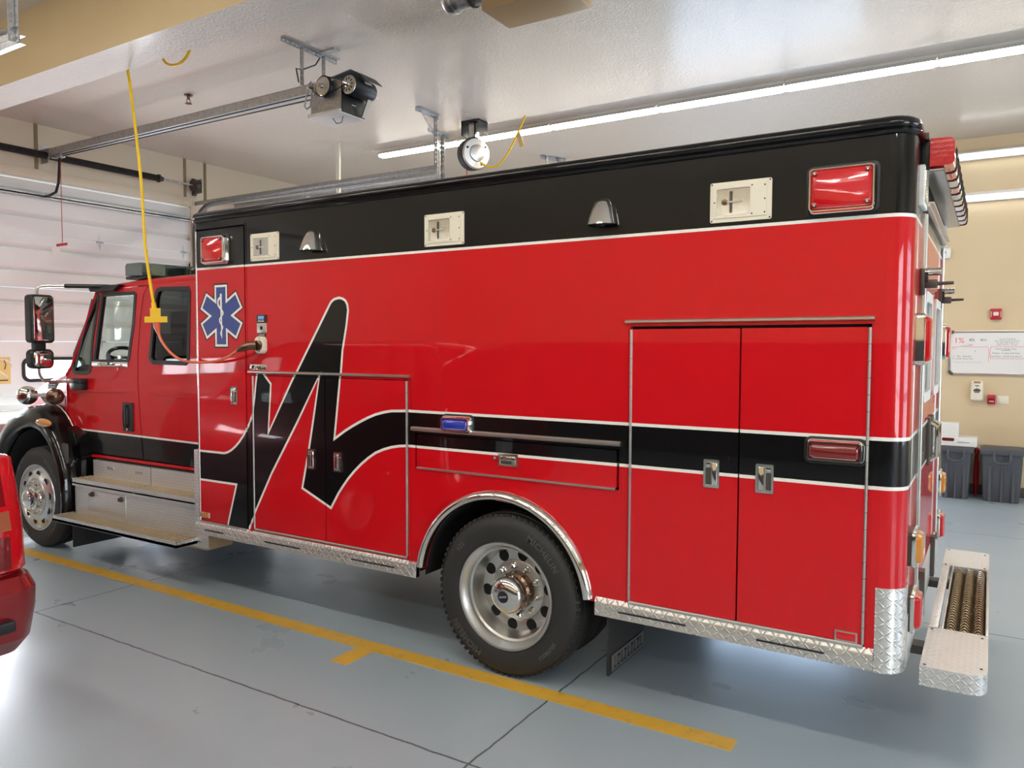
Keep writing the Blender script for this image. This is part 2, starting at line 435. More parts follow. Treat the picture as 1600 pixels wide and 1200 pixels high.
# overhead doors of the front wall: six ribbed sections each
SEC = .64
def overhead(k, y0, y1, n=6):
    b = B()
    for i in range(n):
        zt = SEC*(i+1)-.004; zb = SEC*i+.004; L = zt-zb
        prof = [(0, -.05), (0, 0), (.17, 0), (.29, -.065), (.305, 0), (.59, 0), (.71, -.065), (.725, 0), (1, 0), (1, -.05)]
        pts = [(zt-L*t, d) for t, d in prof]
        r0 = [Vector((XF-.02+d, y0, z)) for z, d in pts]; r1 = [Vector((XF-.02+d, y1, z)) for z, d in pts]
        if i != 2: b.loft([r0, r1], 'door_white', True, True, True)
        else:
            zc0, zc1 = SEC*2+.18, SEC*2+.42
            ws = WIN[k]; hs = [rrect(a, c, zc0, zc1, .07) for a, c in ws]
            painted(b, [(y0, zb), (y1, zb), (y1, zt), (y0, zt)], hs, [], 'door_white', FX(XF-.02), 0, -.05)
    dr = struct(b.build('door_%d' % k))
    for a, c in WIN[k]:
        zc0, zc1 = SEC*2+.18, SEC*2+.42
        b = B(); painted(b, rrect(a-.03, c+.03, zc0-.03, zc1+.03, .09), [rrect(a+.01, c-.01, zc0+.01, zc1-.01, .06)], [], 'black_plastic', FX(XF-.01), 0, -.03)
        b.build('window_frame', dr)
        b = B(); b.prism(rrect(a, c, zc0, zc1, .06), FX(XF-.05), 0, -.005, 'pane_glow'); b.build('pane', dr)
    # galvanized reinforcing strut near the top
    b = B(); b.box(XF-.02, XF+.035, y0+.03, y1-.03, 3.66, 3.675, 'galvanized'); b.box(XF+.03, XF+.035, y0+.03, y1-.03, 3.64, 3.695, 'galvanized'); b.build('strut', dr)
    for i in (2, 3, 4, 5):
        for y in (y0+.12, (y0+y1)/2+.8, (y0+y1)/2-.6, y1-.12):
            z = SEC*i; b = B()
            b.prism([(y-.05, z), (y-.015, z+.02), (y, z+.1), (y+.015, z+.02), (y+.05, z), (y+.015, z-.02), (y, z-.1), (y-.015, z-.02)], FX(XF-.02), 0, .006, 'galvanized')
            b.cyl((XF-.008, y-.045, z), (XF-.008, y+.045, z), .009, 'galvanized', 8); b.build('hinge', dr)
    return dr
WIN = {1: [(-.62, -.02), (.18, .80), (1.13, 1.83), (2.15, 2.85)], 2: [(4.5, 5.1), (5.4, 6.0), (6.3, 6.9)], 3: [(-5.05, -4.65), (-4.0, -3.6), (-2.85, -2.45)]}
for k, (y0, y1) in enumerate(DOORS): overhead(k+1, y0, y1)
# yellow paper sign on the door, with its drawing and rule
b = B(); X0 = XF-.019
b.box(X0, X0+.003, .70, .975, 1.42, 1.735, 'sign_yellow')
b.tube([(X0+.004, .965-.05-.10*math.cos(a)-.03, 1.63+.075*math.sin(a)) for a in [i*PI/8-.6 for i in range(11)]], .008, 'white_line', 6)
b.tube([(X0+.004, .80, 1.62), (X0+.004, .85, 1.57), (X0+.004, .94, 1.50)], .010, 'white_line', 6)
b.tube([(X0+.006, .90, 1.71), (X0+.006, .925, 1.65), (X0+.006, .91, 1.59)], .005, 'black_marker', 6)
b.box(X0, X0+.005, .72, .945, 1.455, 1.47, 'black_marker')
tag(b.build('door_sign'), 'yellow paper sign with white drawing stuck to the white overhead door', 'sign')

# painted lane line and its short cross mark
b = B(); b.box(-9.2, -.98, -.125, -.005, 0, .002, 'floor_yellow')
tag(b.build('lane_line'), 'long yellow painted line on the floor beside the truck wheels', 'floor marking')
b = B(); b.box(-3.31, -3.18, -.36, -.125, 0, .002, 'floor_yellow')
tag(b.build('lane_mark'), 'short yellow cross mark joining the long floor line left of the rear wheel', 'floor marking')

# ================================================================== CEILING LIGHTS
def fixture(x0, y, z, L=1.33, wall=False):
    t = empty('strip_light', (x0+L/2, y, z), '', 'ceiling light', 'strip lights of the ceiling row')
    b = B(); f = lambda u, v, d: Vector((x0+.004+d, u, v))
    zt = z+.07
    b.loft([[Vector((x, y+dy, z+dz)) for dy, dz in ((-.10, .0), (-.045, .045), (-.045, .07), (.045, .07), (.045, .045), (.10, .0), (.094, 0), (.04, .038), (-.04, .038), (-.094, 0))] for x in (x0+.004, x0+L-.004)], 'white_plastic', True, True, True)
    b.build('housing', t)
    for s in (-.035, .035):
        b = B(); b.cyl((x0+.03, y+s, z-.002), (x0+L-.03, y+s, z-.002), .021, 'tube_glow', 10); b.build('tube', t)
        for xx in (x0+.006, x0+L-.03):
            b = B(); b.box(xx, xx+.024, y+s-.012, y+s+.012, z-.022, z+.04, 'white_plastic'); b.build('socket', t)
    return t
zl = 4.45
first = fixture(-7.14, 4.45, zl)
ords = ['leftmost', 'second', 'third', 'fourth', 'fifth', 'sixth']
for i in range(9):
    o = first if i == 0 else copy_tree(first)
    o.location = (-7.14+1.33*i+.665, 4.45, zl)
    o['label'] = ('lit fluorescent strip at the left end of the long ceiling row, behind the cord reel' if i == 0 else
                  'lit fluorescent strip, %s from left in the ceiling row above the truck' % ords[i] if i < 6 else
                  'lit fluorescent strip, %s from the left, past the right frame edge' % ('seventh', 'eighth', 'ninth')[i-6])
for y in (-2.6, -6.2):
    for i in range(7):
        o = copy_tree(first); o.location = (-7.6+1.6*i, y, zl)
        o['group'] = 'strip lights of the near bay'; o['label'] = 'lit fluorescent strip under the ceiling of the near bay'
# two wall lamps high on the back wall
for z, lb in ((4.26, 'upper of the two fluorescent strips high on the back wall, right of the rear lightbar'), (3.735, 'lower of the two fluorescent strips high on the back wall, right of the rear lightbar')):
    for i in range(2):
        t = empty('wall_strip_light', (-.45+i*1.35+.66, 7.76, z), lb if i == 0 else lb.replace('right of the rear lightbar', 'past the right frame edge'), 'wall light', 'strip lights on the back wall')
        x0 = -.45+i*1.35
        b = B(); b.box(x0, x0+1.33, 7.80, YB, z-.02, z+.10, 'white_plastic', .01)
        b.loft([[Vector((x, yy, zz)) for yy, zz in ((7.80, z+.10), (7.70, z+.055), (7.702, z+.045), (7.80, z+.085))] for x in (x0, x0+1.33)], 'white_plastic', True, True, True); b.build('housing', t)
        b = B(); b.cyl((x0+.03, 7.755, z+.02), (x0+1.30, 7.755, z+.02), .02, 'tube_wall', 10); b.build('tube', t)
        for xx in (x0+.004, x0+1.302):
            b = B(); b.box(xx, xx+.024, 7.74, 7.80, z+.0, z+.04, 'white_plastic'); b.build('socket', t)

# ================================================================== DOOR HARDWARE AND CEILING THINGS
def perf(b, p0, p1, side, w=.032, t=.0025, m='galvanized', pitch=.05):
    p0, p1 = Vector(p0), Vector(p1); a = (p1-p0); L = a.length; a.normalize(); sd = Vector(side).normalized(); nn = a.cross(sd)
    n = max(1, int(L/pitch)); st = L/n
    hs = [rrect((i+.5)*st-.009, (i+.5)*st+.009, w*.5-.006, w*.5+.006, .004, 2) for i in range(n)]
    painted(b, [(0, 0), (L, 0), (L, w), (0, w)], hs, [], m, lambda u, v, d: p0+a*u+sd*v+nn*d, 0, -t)
def perf_angle(b, p0, p1, s1, s2, w=.046): perf(b, p0, p1, s1, w); perf(b, p0, p1, s2, w)
def track(name, y, xe, z, side, label, hang_x):
    """horizontal door track along X with its curve, vertical leg, and perforated hangers; side=+1 if the door lies at smaller y"""
    t = empty(name, (xe, y, z), label, 'door track')
    def path(d):   # d = radial offset of a track lip
        R = .38; pts = [(XF+.05-d, .02), (XF+.05-d, z-R)]
        for i in range(1, 9):
            a = PI-PI/2*i/8; pts.append((XF+.05+R+(R+d)*math.cos(a), z-R+(R+d)*math.sin(a)))
        pts.append((xe, z+d)); return pts
    b = B(); o, i_ = path(.028), path(-.028)
    hw = .022
    rings = []
    for (x0, z0), (x1, z1) in zip(o, i_):
        rings.append([Vector((x0, y-hw*side, z0)), Vector((x0, y+hw*side, z0)), Vector((x1, y+hw*side, z1)), Vector((x1, y-hw*side, z1)),
                      Vector((x1, y-hw*side+.002*side, z1)), Vector((x1*.93+x0*.07, y+hw*side-.003*side, z1*.93+z0*.07)), Vector((x0*.93+x1*.07, y+hw*side-.003*side, z0*.93+z1*.07)), Vector((x0, y-hw*side+.002*side, z0))])
    b.loft(rings, 'galvanized', True, True, True); b.build('rail', t)
    # angle iron along the horizontal run
    b = B(); b.box(XF+.02, xe, y+hw*side, y+(hw+.003)*side, z+.02, z+.075, 'galvanized'); b.box(XF+.02, xe, y+hw*side, y+(hw+.035)*side, z+.072, z+.075, 'galvanized')
    b.build('track_angle', t)
    for hx in hang_x:
        b = B(); yy = y+(hw+.006)*side
        perf_angle(b, (hx, yy, z-.02), (hx, yy, ZC-.03), (1, 0, 0), (0, side, 0))
        b.build('hanger', t)
        b = B(); perf_angle(b, (hx-.01, y-.30, ZC-.002), (hx-.01, y+.12, ZC-.002), (1, 0, 0), (0, 0, -1)); b.build('ceiling_angle', t)
        b = B(); perf(b, (hx+.002, y-.22, ZC-.04), (hx+.002, yy, ZC-.26), (0, .76, .64), .036); b.build('brace', t)
    return t
track('door_track', 3.45, -5.42, 3.86, 1, 'nearer galvanized door track over the cab, left of the cord reel', [-5.47])
track('door_track', 4.18, -5.82, 3.93, -1, 'farther galvanized door track ending beside the cord reel', [-5.87])
track('door_track', -.87, -5.60, 3.93, -1, 'galvanized door track end with perforated hanger before the tan beam', [-5.64])
# torsion shaft with its spring, centre bearing and cable drum
t = empty('torsion_spring', (XF+.12, 1.4, 4.14), 'black torsion spring tube on a steel shaft above the white overhead door', 'door spring')
b = B(); b.cyl((XF+.13, -.9, 4.14), (XF+.13, 3.52, 4.14), .0127, 'galvanized', 12); b.build('shaft', t)
b = B(); b.cyl((XF+.13, -.3, 4.14), (XF+.13, 2.82, 4.14), .042, 'spring_black', 20); b.build('spring', t)
b = B(); b.lathe([(.03, 0), (.055, .01), (.055, .03), (.03, .05), (.03, .08)], (XF+.13, 2.82, 4.14), (0, 1, 0), 'dark_steel', 16); b.build('spring_cone', t)
b = B(); b.lathe([(.04, 0), (.085, .01), (.07, .03), (.07, .07), (.085, .09), (.04, .10)], (XF+.13, 3.36, 4.14), (0, 1, 0), 'dark_steel', 20); b.build('cable_drum', t)
b = B(); b.box(XF+.005, XF+.19, 3.47, 3.475, 4.04, 4.24, 'galvanized'); b.box(XF+.003, XF+.03, 3.44, 3.50, 4.02, 4.26, 'dark_steel'); b.build('end_bracket', t)
b = B(); b.box(XF+.005, XF+.17, 1.37, 1.375, 4.05, 4.2, 'galvanized'); b.lathe([(.05, 0), (.06, .01), (.05, .02)], (XF+.13, 1.375, 4.14), (0, 1, 0), 'galvanized', 14); b.build('centre_bracket', t)
# operator: trolley rail, motor head, pulleys, hangers
OY, OZ = 1.4, 4.16
t = empty('door_opener', (-5.0, OY, 3.9), 'door opener with exposed pulleys and black motor, hanging on a long rail', 'door opener')
b = B()
b.box(XF+.22, -5.2, OY-.045, OY-.040, OZ-.03, OZ+.045, 'galvanized'); b.box(XF+.22, -5.2, OY+.040, OY+.045, OZ-.03, OZ+.045, 'galvanized')
b.box(XF+.22, -5.2, OY-.045, OY-.012, OZ-.034, OZ-.03, 'galvanized'); b.box(XF+.22, -5.2, OY+.012, OY+.045, OZ-.034, OZ-.03, 'galvanized'); b.box(XF+.22, -5.2, OY-.045, OY+.045, OZ+.042, OZ+.046, 'galvanized')
b.build('rail', t)
b = B(); b.tube([(XF+.24, OY, OZ-.055), (-5.2, OY, OZ-.075)], .007, 'dark_steel', 6); b.tube([(XF+.24, OY, OZ+.0), (-5.2, OY, OZ+.01)], .007, 'dark_steel', 6); b.build('chain', t)
b = B(); b.box(XF+.01, XF+.26, OY-.05, OY+.05, OZ+.046, OZ+.052, 'galvanized'); b.box(XF, XF+.012, OY-.06, OY+.06, OZ+.03, OZ+.12, 'galvanized'); b.build('header_bracket', t)
b = B(); b.box(XF+.30, XF+.44, OY-.03, OY+.03, OZ-.075, OZ-.036, 'galvanized', .004); b.lathe([(.035, 0), (.035, .012)], (XF+.25, OY, OZ-.05), (0, 0, -1), 'galvanized', 14); b.build('trolley', t)
b = B(); b.tube([(XF+.37, OY, OZ-.06), (XF+.36, OY, OZ-.14), (XF+.33, OY, OZ-.36), (XF+.27, OY, OZ-.46), (XF+.12, OY, OZ-.49), (XF+.03, OY, OZ-.49)], .016, 'black_plastic', 10); b.build('door_arm', t)
hx0, hx1 = -5.12, -4.66; HZ = OZ-.07
b = B()   # stamped sheet chassis
b.box(hx0, hx1, OY-.17, OY+.17, OZ-.02, OZ+.0, 'galvanized'); b.box(hx0, hx1, OY-.172, OY-.168, HZ-.26, HZ+.06, 'galvanized'); b.box(hx0, hx1, OY+.168, OY+.172, HZ-.26, OZ, 'galvanized')
b.box(hx0-.004, hx0, OY-.17, OY+.17, HZ-.26, OZ, 'galvanized')
for i in range(4): b.lathe([(.014, 0), (.014, .002), (.010, .002)], (hx0+.13+i*.06, OY-.172, HZ-.19), (0, -1, 0), 'scuffed_silver', 12)
b.build('chassis', t)
b = B(); b.loft([[Vector((hx1-.16, OY-.19, HZ+.09)), Vector((hx1+.16, OY-.19, HZ+.13)), Vector((hx1+.16, OY+.20, HZ+.13)), Vector((hx1-.16, OY+.20, HZ+.09))], [Vector((hx1-.16, OY-.19, HZ+.096)), Vector((hx1+.16, OY-.19, HZ+.136)), Vector((hx1+.16, OY+.20, HZ+.136)), Vector((hx1-.16, OY+.20, HZ+.096))]], 'galvanized', True, True, True)
b.obox((hx1+.20, OY+.08, HZ+.085), (1, 0, -.9), (0, 1, 0), (.9, 0, 1), .06, .14, .004, 'dark_steel'); b.build('top_plate', t)
b = B(); b.box(hx0-.03, hx1+.0, OY-.20, OY+.18, HZ-.30, HZ-.255, 'white_plastic', .006); b.build('bottom_cover', t)
b = B(); b.box(hx1, hx1+.012, OY-.17, OY+.19, HZ-.285, HZ-.09, 'black_plastic', .004); b.box(hx1+.012, hx1+.016, OY-.02, OY+.04, HZ-.185, HZ-.175, 'white_line'); b.build('end_cover', t)
PX, PZ, PY = hx0+.25, HZ+.0, OY-.20
b = B()
b.lathe([(.112, 0), (.118, .006), (.110, .020), (.118, .034), (.112, .04)], (PX, PY, PZ), (0, -1, 0), 'black_plastic', 32); b.lathe([(.102, .0405), (.098, .044), (.04, .046), (.03, .05), (.03, .085), (.018, .087), (.018, .12)], (PX, PY, PZ), (0, -1, 0), 'scuffed_silver', 28)
b.build('drive_pulley', t)
b = B(); b.lathe([(.03, 0), (.065, .006), (.065, .022), (.03, .04), (.024, .10), (.012, .11)], (hx0+.06, OY-.175, PZ+.02), (0, -1, 0), 'scuffed_silver', 18); b.build('sprocket', t)
b = B(); b.tube([(hx0+.01, OY-.22, PZ+.06), (hx0-.05, OY-.22, PZ-.17), (hx0-.02, OY-.22, PZ-.20), (hx0+.04, OY-.22, PZ-.18), (hx0+.08, OY-.22, PZ+.05), (hx0+.05, OY-.22, PZ+.085), (hx0+.01, OY-.22, PZ+.06)], .010, 'galvanized', 6); b.build('chain_guard', t)
MX, MZ = hx1+.085, HZ-.005
mo = Vector((MX, OY-.14, MZ)); md = Vector((0, -1, 0)); ma = Vector((1, 0, 0)); mb = Vector((0, 0, 1))
b = B()
b.lathe([(.085, -.36), (.105, -.33), (.108, -.02), (.10, -.004)], mo, md, 'black_plastic', 28)
b.lathe([(.100, -.004), (.102, .010), (.085, .016), (.05, .018), (.03, .024)], mo, md, 'scuffed_silver', 28)
for i in range(10): b.obox(mo+md*.0165+(ma*math.cos(i*PI/5)+mb*math.sin(i*PI/5))*.062, md, ma*math.cos(i*PI/5)+mb*math.sin(i*PI/5), md.cross(ma*math.cos(i*PI/5)+mb*math.sin(i*PI/5)), .003, .013, .006, 'dark')
b.lathe([(.030, .02), (.030, .044), (.024, .05), (.030, .056), (.030, .072), (.010, .10)], mo, md, 'chrome', 18)
b.build('motor', t)
b = B()
for sg in (1, -1): b.tube([(PX, PY-.02, PZ+sg*.113), (MX, PY-.02, MZ+sg*.028)], .006, 'black_plastic', 6)
b.build('belt', t)
b = B(); b.obox((MX+.09, OY+.06, MZ+.06), (0, 1, 0), (.82, 0, .57), (.57, 0, -.82), .05, .002, .028, 'white_line'); b.build('rating_plate', t)
pv = Vector((hx0, OY, OZ-.05))-ROOTLOC['door_opener']
for c in t.children:
    if c.name.split('.')[0] in ('chassis', 'top_plate', 'bottom_cover', 'end_cover', 'drive_pulley', 'sprocket', 'chain_guard', 'motor', 'belt', 'rating_plate', 'bracket'):
        c.data.transform(Matrix.Translation(pv) @ Matrix.Scale(.78, 4) @ Matrix.Translation(-pv))
for y in (OY-.16, OY+.10):
    b = B(); perf_angle(b, (-5.22, y, OZ+.0), (-5.22, y, ZC-.03), (1, 0, 0), (0, 1, 0), .038); b.build('hanger', t)
b = B(); perf_angle(b, (-5.24, OY-.36, ZC-.002), (-5.24, OY+.30, ZC-.002), (1, 0, 0), (0, 0, -1), .04); b.box(-5.20, -5.02, OY+.05, OY+.12, ZC-.02, ZC, 'galvanized'); b.build('ceiling_angle', t)
b = B(); b.tube([(-5.21, OY+.06, ZC-.06), (-5.20, OY+.0, ZC-.14), (-5.22, OY-.14, ZC-.22), (-5.24, OY-.19, OZ+.14), (-5.22, OY-.18, OZ+.02)], .007, 'dark_steel', 6)
b.tube([(-4.95, OY-.05, HZ-.225), (-4.90, OY-.05, HZ-.28), (-4.84, OY-.05, HZ-.28), (-4.82, OY-.05, HZ-.225)], .004, 'dark_steel', 6); b.build('wire', t)
b = B(); b.obox((hx1-.03, OY+.10, HZ-.15), (.5, 0, 1), (0, 1, 0), (1, 0, -.5), .08, .025, .008, 'scuffed_silver'); b.build('support', t)
# emergency release cord with red handle and white tag
t = empty('release_cord', (XF+.36, 1.4+.0, 3.0), 'thin brown release cord with red handle and white tag hanging before the white door', 'pull cord')
b = B(); b.tube([(XF+.40, OY-.01, OZ-.09), (XF+.40, OY-.01, 3.08)], .004, 'red_plastic', 6); b.build('cord', t)
b = B(); b.obox((XF+.37, OY, 3.07), (0, 1, .25), (1, 0, 0), (0, 0, 1), .06, .012, .016, 'red_plastic'); b.build('handle', t)
b = B(); b.obox((XF+.37, OY-.07, 2.98), (0, 1, 0), (0, 0, 1), (1, 0, 0), .045, .05, .002, 'white_plastic'); b.build('tag', t)
# sprinkler
t = empty('sprinkler_head', (-7.28, 1.6, ZC-.09), 'small dark sprinkler head on the ceiling between the yellow cord and the opener', 'sprinkler')
b = B(); b.lathe([(.045, 0), (.04, .012), (.016, .016), (.016, .05)], (-7.28, 1.6, ZC), (0, 0, -1), 'bronze', 18)
b.tube([(-7.28, 1.585, ZC-.05), (-7.28, 1.575, ZC-.07), (-7.28, 1.60, ZC-.09)], .004, 'bronze', 6); b.tube([(-7.28, 1.615, ZC-.05), (-7.28, 1.625, ZC-.07), (-7.28, 1.60, ZC-.09)], .004, 'bronze', 6); b.build('body', t)
b = B(); b.lathe([(.035, 0), (.035, .003)], (-7.28, 1.6, ZC-.09), (0, 0, -1), 'bronze', 14); b.build('deflector', t)
# drop pipe between the tracks
t = empty('drop_pipe', (-7.25, 3.78, 3.7), 'cream pipe dropping from the ceiling to a tee between the door tracks', 'pipe')
px, py = -7.3, 3.82
b = B(); b.cyl((px, py, ZC), (px, py, 3.80), .03, 'pvc', 14); b.build('pipe', t)
b = B(); b.cyl((px, py, 3.72), (px, py, 3.86), .045, 'pvc', 14); b.cyl((px, py, 3.79), (px-.12, py-.02, 3.79), .04, 'pvc', 14); b.build('tee', t)
b = B(); b.tube([(px-.10, py-.02, 3.79), (px-.35, py-.02, 3.80), (px-.55, py-.02, 3.85)], .03, 'pvc', 12); b.build('branch', t)
# cord reel
rx, ry = -5.28, 3.98
t = empty('cord_reel', (rx, ry, 4.05), 'black and silver retractable cord reel bolted to the ceiling, in front of the light row', 'cord reel')
b = B(); b.box(rx-.10, rx+.14, ry-.10, ry+.10, ZC-.012, ZC, 'black_plastic'); b.box(rx-.10, rx-.09, ry-.10, ry+.10, ZC-.17, ZC, 'black_plastic'); b.box(rx+.13, rx+.14, ry-.10, ry+.10, ZC-.15, ZC, 'black_plastic')
b.box(rx-.04, rx+.06, ry-.05, ry+.05, ZC-.20, ZC-.01, 'scuffed_silver', .01); b.build('mount', t)
dirv = Vector((.90, -.43, -.05)).normalized(); rc = Vector((rx, ry+.02, 4.15))
b = B(); b.lathe([(.15, -.075), (.188, -.07), (.188, .03), (.17, .04)], rc, dirv, 'black_plastic', 36); b.build('drum', t)
b = B(); b.lathe([(.16, 0), (.155, -.05), (.155, -.06)], rc-dirv*.03, dirv, 'yellow_rubber', 30); b.build('wound_cord', t)
b = B(); b.lathe([(.178, .03), (.182, .045), (.17, .07), (.10, .075), (.098, .085), (.085, .092)], rc, dirv, 'scuffed_silver', 36)
sa = dirv.cross(Vector((0, 0, 1)))
for a in (.4, 2.5, 4.2): b.cyl(rc+dirv*.068+(sa*math.cos(a)+Vector((0, 0, 1))*math.sin(a))*.14, rc+dirv*.08+(sa*math.cos(a)+Vector((0, 0, 1))*math.sin(a))*.14, .014, 'dark', 8)
b.build('side_cover', t)
b = B(); b.tube([rc+Vector((-.1, 0, -.17)), rc+Vector((-.12, -.02, -.6)), rc+Vector((-.11, -.02, -1.2))], .008, 'orange_rubber', 6); b.build('pull_cord', t)
b = B(); pts = []
for i in range(13):
    s = i/12; p0 = Vector((rx+.12, ry-.02, 4.03)); p1 = Vector((-4.62, ry+.1, 4.52))
    p = p0.lerp(p1, s); p.z -= .28*math.sin(PI*s)**1.0*(1-.25*s); pts.append(p)
b.tube(pts, .012, 'yellow_rubber', 8); b.build('power_cord', t)
b = B(); b.obox(Vector((-4.66, ry+.05, 4.24)), (.35, 0, -1), (1, 0, .35), (0, 1, 0), .085, .028, .002, 'sign_yellow'); b.build('tag', t)
# small strut clamp showing over the truck roof
t = empty('pipe_hanger', (-5.28, 5.95, 4.4), 'small perforated strut hanger on the ceiling just above the truck roof edge', 'hanger')
b = B(); perf_angle(b, (-5.38, 5.75, ZC-.002), (-5.20, 6.15, ZC-.002), (0, 0, -1), (1, 0, 0), .05); b.build('strut', t)
for q in (5.82, 6.02):
    b = B(); perf_angle(b, (-5.34+.4*(q-5.8), q, ZC-.45), (-5.34+.4*(q-5.8), q, ZC), (1, 0, 0), (0, 1, 0), .04); b.build('strap', t)
# radiant tube heater: burner box and flue at the top of the frame
t = empty('tube_heater', (-2.6, .75, 4.1), 'tan radiant heater box with galvanized tube hanging at the top centre edge of the photo', 'heater')
b = B(); b.box(-2.94, -2.30, .70, 1.05, 4.10, 4.40, 'tan_metal', .008); b.build('burner_box', t)
b = B(); b.cyl((-3.26, .82, 4.30), (-2.95, .82, 4.30), .09, 'galvanized', 24); b.lathe([(.10, 0), (.10, .015)], (-3.10, .82, 4.30), (1, 0, 0), 'dark_steel', 24); b.lathe([(.10, 0), (.105, .01), (.105, .05), (.10, .06)], (-3.30, .82, 4.30), (1, 0, 0), 'scuffed_silver', 24); b.build('flue', t)
b = B(); b.box(-3.06, -2.95, .70, .95, 4.22, 4.42, 'dark_steel', .01); b.build('blower', t)
b = B()
for x in (-2.85, -2.4): b.cyl((x, .87, 4.40), (x, .87, ZC), .006, 'galvanized', 6)
b.build('hanger_rod', t)

# hanging yellow extension cord and the loop tied up along the beam
def smooth(pts, n=8):
    P = [Vector(p) for p in pts]; out = []
    for i in range(len(P)-1):
        p0, p1, p2, p3 = P[max(i-1, 0)], P[i], P[i+1], P[min(i+2, len(P)-1)]
        for k in range(n):
            t = k/n; out.append(.5*((2*p1)+(p2-p0)*t+(2*p0-5*p1+4*p2-p3)*t*t+(3*p1-p0-3*p2+p3)*t**3))
    out.append(P[-1]); return out
t = empty('extension_cord', (-5.55, -.02, 2.05), 'long yellow extension cord hanging from the beam to a plug block', 'extension cord')
b = B(); b.tube(smooth([(-6.7, .03, ZC-.02), (-6.1, .02, 4.32), (-5.86, .0, 4.10), (-5.80, .0, 4.02), (-5.635, -.02, 3.22), (-5.51, -.07, 2.62), (-5.375, -.10, 2.19)]), .011, 'yellow_rubber', 10); b.build('cord', t)
b = B(); b.tube([(-5.377, -.10, 2.20), (-5.367, -.10, 2.14)], [.016, .02], 'yellow_rubber', 10); b.obox((-5.357, -.10, 2.125), (.54, .84, 0), (0, 0, 1), (.84, -.54, 0), .036, .032, .022, 'yellow_rubber'); b.build('strain_relief', t)
b = B(); c = (-5.352, -.10, 2.072); b.obox(c, (.54, .84, .03), (0, 0, 1), (.84, -.54, 0), .078, .022, .026, 'yellow_rubber'); b.build('socket_block', t)
t = empty('slack_cord', (-5.25, .02, 3.96), 'short loop of yellow cord sagging from behind the beam at the top left', 'cord')
b = B(); b.tube(smooth([(-5.50, .02, 4.30), (-5.42, .02, 4.10), (-5.34, .02, 4.00), (-5.22, .02, 3.965), (-5.10, .02, 4.0), (-5.03, .02, 4.11), (-5.0, .02, 4.30)]), .010, 'yellow_rubber', 8); b.build('loop', t)

# ================================================================== BACK WALL THINGS
YW = YB
t = empty('whiteboard', (.5, YW, 1.52), 'large whiteboard with red and black handwriting on the beige back wall', 'whiteboard')
bx0, bx1, bz0, bz1 = -.475, 1.35, 1.525, 2.095
b = B(); b.box(bx0+.03, bx1-.03, YW-.018, YW-.004, bz0+.03, bz1-.03, 'board_white'); b.build('panel', t)
b = B()
for (x0, x1, z0, z1) in ((bx0+.05, bx1-.05, bz1-.028, bz1), (bx0+.05, bx1-.05, bz0, bz0+.032), (bx0, bx0+.03, bz0+.05, bz1-.05), (bx1-.03, bx1, bz0+.05, bz1-.05)): b.box(x0, x1, YW-.026, YW, z0, z1, 'scuffed_silver', .004)
b.build('frame', t)
for (cx, cz, a0) in ((bx0+.055, bz1-.055, 90), (bx0+.055, bz0+.055, 180), (bx1-.055, bz0+.055, 270), (bx1-.055, bz1-.055, 0)):
    b = B(); o = arc(cx, cz, .058, .058, a0, a0+90, 6); i = arc(cx, cz, .022, .022, a0, a0+90, 6); b.prism(o+i[::-1], FY(YW), 0, .03, 'dark_steel'); b.build('corner_cap', t)
f0 = YW-.0185
def scr(b, s, x, z, size, m, sp=1.0): add_text(b, s, size, lambda u, v, d: Vector((x+u, f0-d*.2, z+v)), m, .0008, sp)
b = B()
scr(b, '1%', -.36, 1.965, .10, 'red_marker'); scr(b, 'Supply', -.235, 1.916, .022, 'red_marker'); scr(b, 'Notice', -.42, 1.865, .022, 'red_marker')
def line(b, pts, m, r=.0022): b.tube([(x, f0, z) for x, z in pts], r, m, 5)
line(b, [(-.44, 1.884), (-.30, 1.889), (-.15, 1.885), (-.05, 1.889), (-.035, 1.86), (-.03, 1.80), (-.035, 1.70)], 'red_marker')
wav = [(-.012+.02*i, 1.888+(.004 if i % 2 else -.004)) for i in range(30)]; line(b, wav, 'red_marker')
wav = [(-.012+.02*i, 1.74+(.005 if i % 2 else -.005)) for i in range(30)]; line(b, wav, 'red_marker'); line(b, [(-.012, 1.888), (-.02, 1.81), (-.012, 1.74)], 'red_marker')
b.build('red_writing', t)
b = B()
scr(b, '4%', -.22, 1.972, .055, 'black_marker'); scr(b, '9EO', -.095, 1.972, .04, 'black_marker'); scr(b, 'w to look at turns', -.28, 1.902, .016, 'black_marker')
for i, s in enumerate(('to be boarded', 'the old house & more', 'on the day there is', 'and return  to arr')): scr(b, s, .16, 1.985-.024*i, .024, 'black_marker', 1.2)
for z, s in ((1.862, 'Patient  (meds, time)'), (1.845, 'Assembly'), (1.808, 'Margins - to keep med temp'), (1.768, 'Comments - will all be prepared')): scr(b, s, .15, z, .024, 'black_marker', 1.05)
scr(b, '-1  Ox  Forms', -.33, 1.765, .03, 'black_marker', 1.2); scr(b, '-2  Lower Door Ice', -.32, 1.735, .026, 'black_marker', 1.1)
b.build('black_writing', t)
b = B(); scr(b, '-3  Move Rear Set Downstairs', -.27, 1.69, .026, 'teal_marker', 1.1); scr(b, 'F', -.18, 1.83, .04, 'teal_marker'); b.build('green_writing', t)
def alarm(): pass
t = empty('alarm_strobe', (.03, YW, 2.23), 'red fire alarm strobe with white lens on the wall above the whiteboard', 'fire alarm')
b = B(); b.rprism(-.03, .092, 2.23, 2.366, .012, FY(YW), 0, .05, 'red_plastic', .008); b.build('body', t)
b = B(); b.rprism(.0, .06, 2.275, 2.325, .01, FY(YW-.05), 0, .03, 'clear_lens', .008); b.build('strobe_lens', t)
b = B()
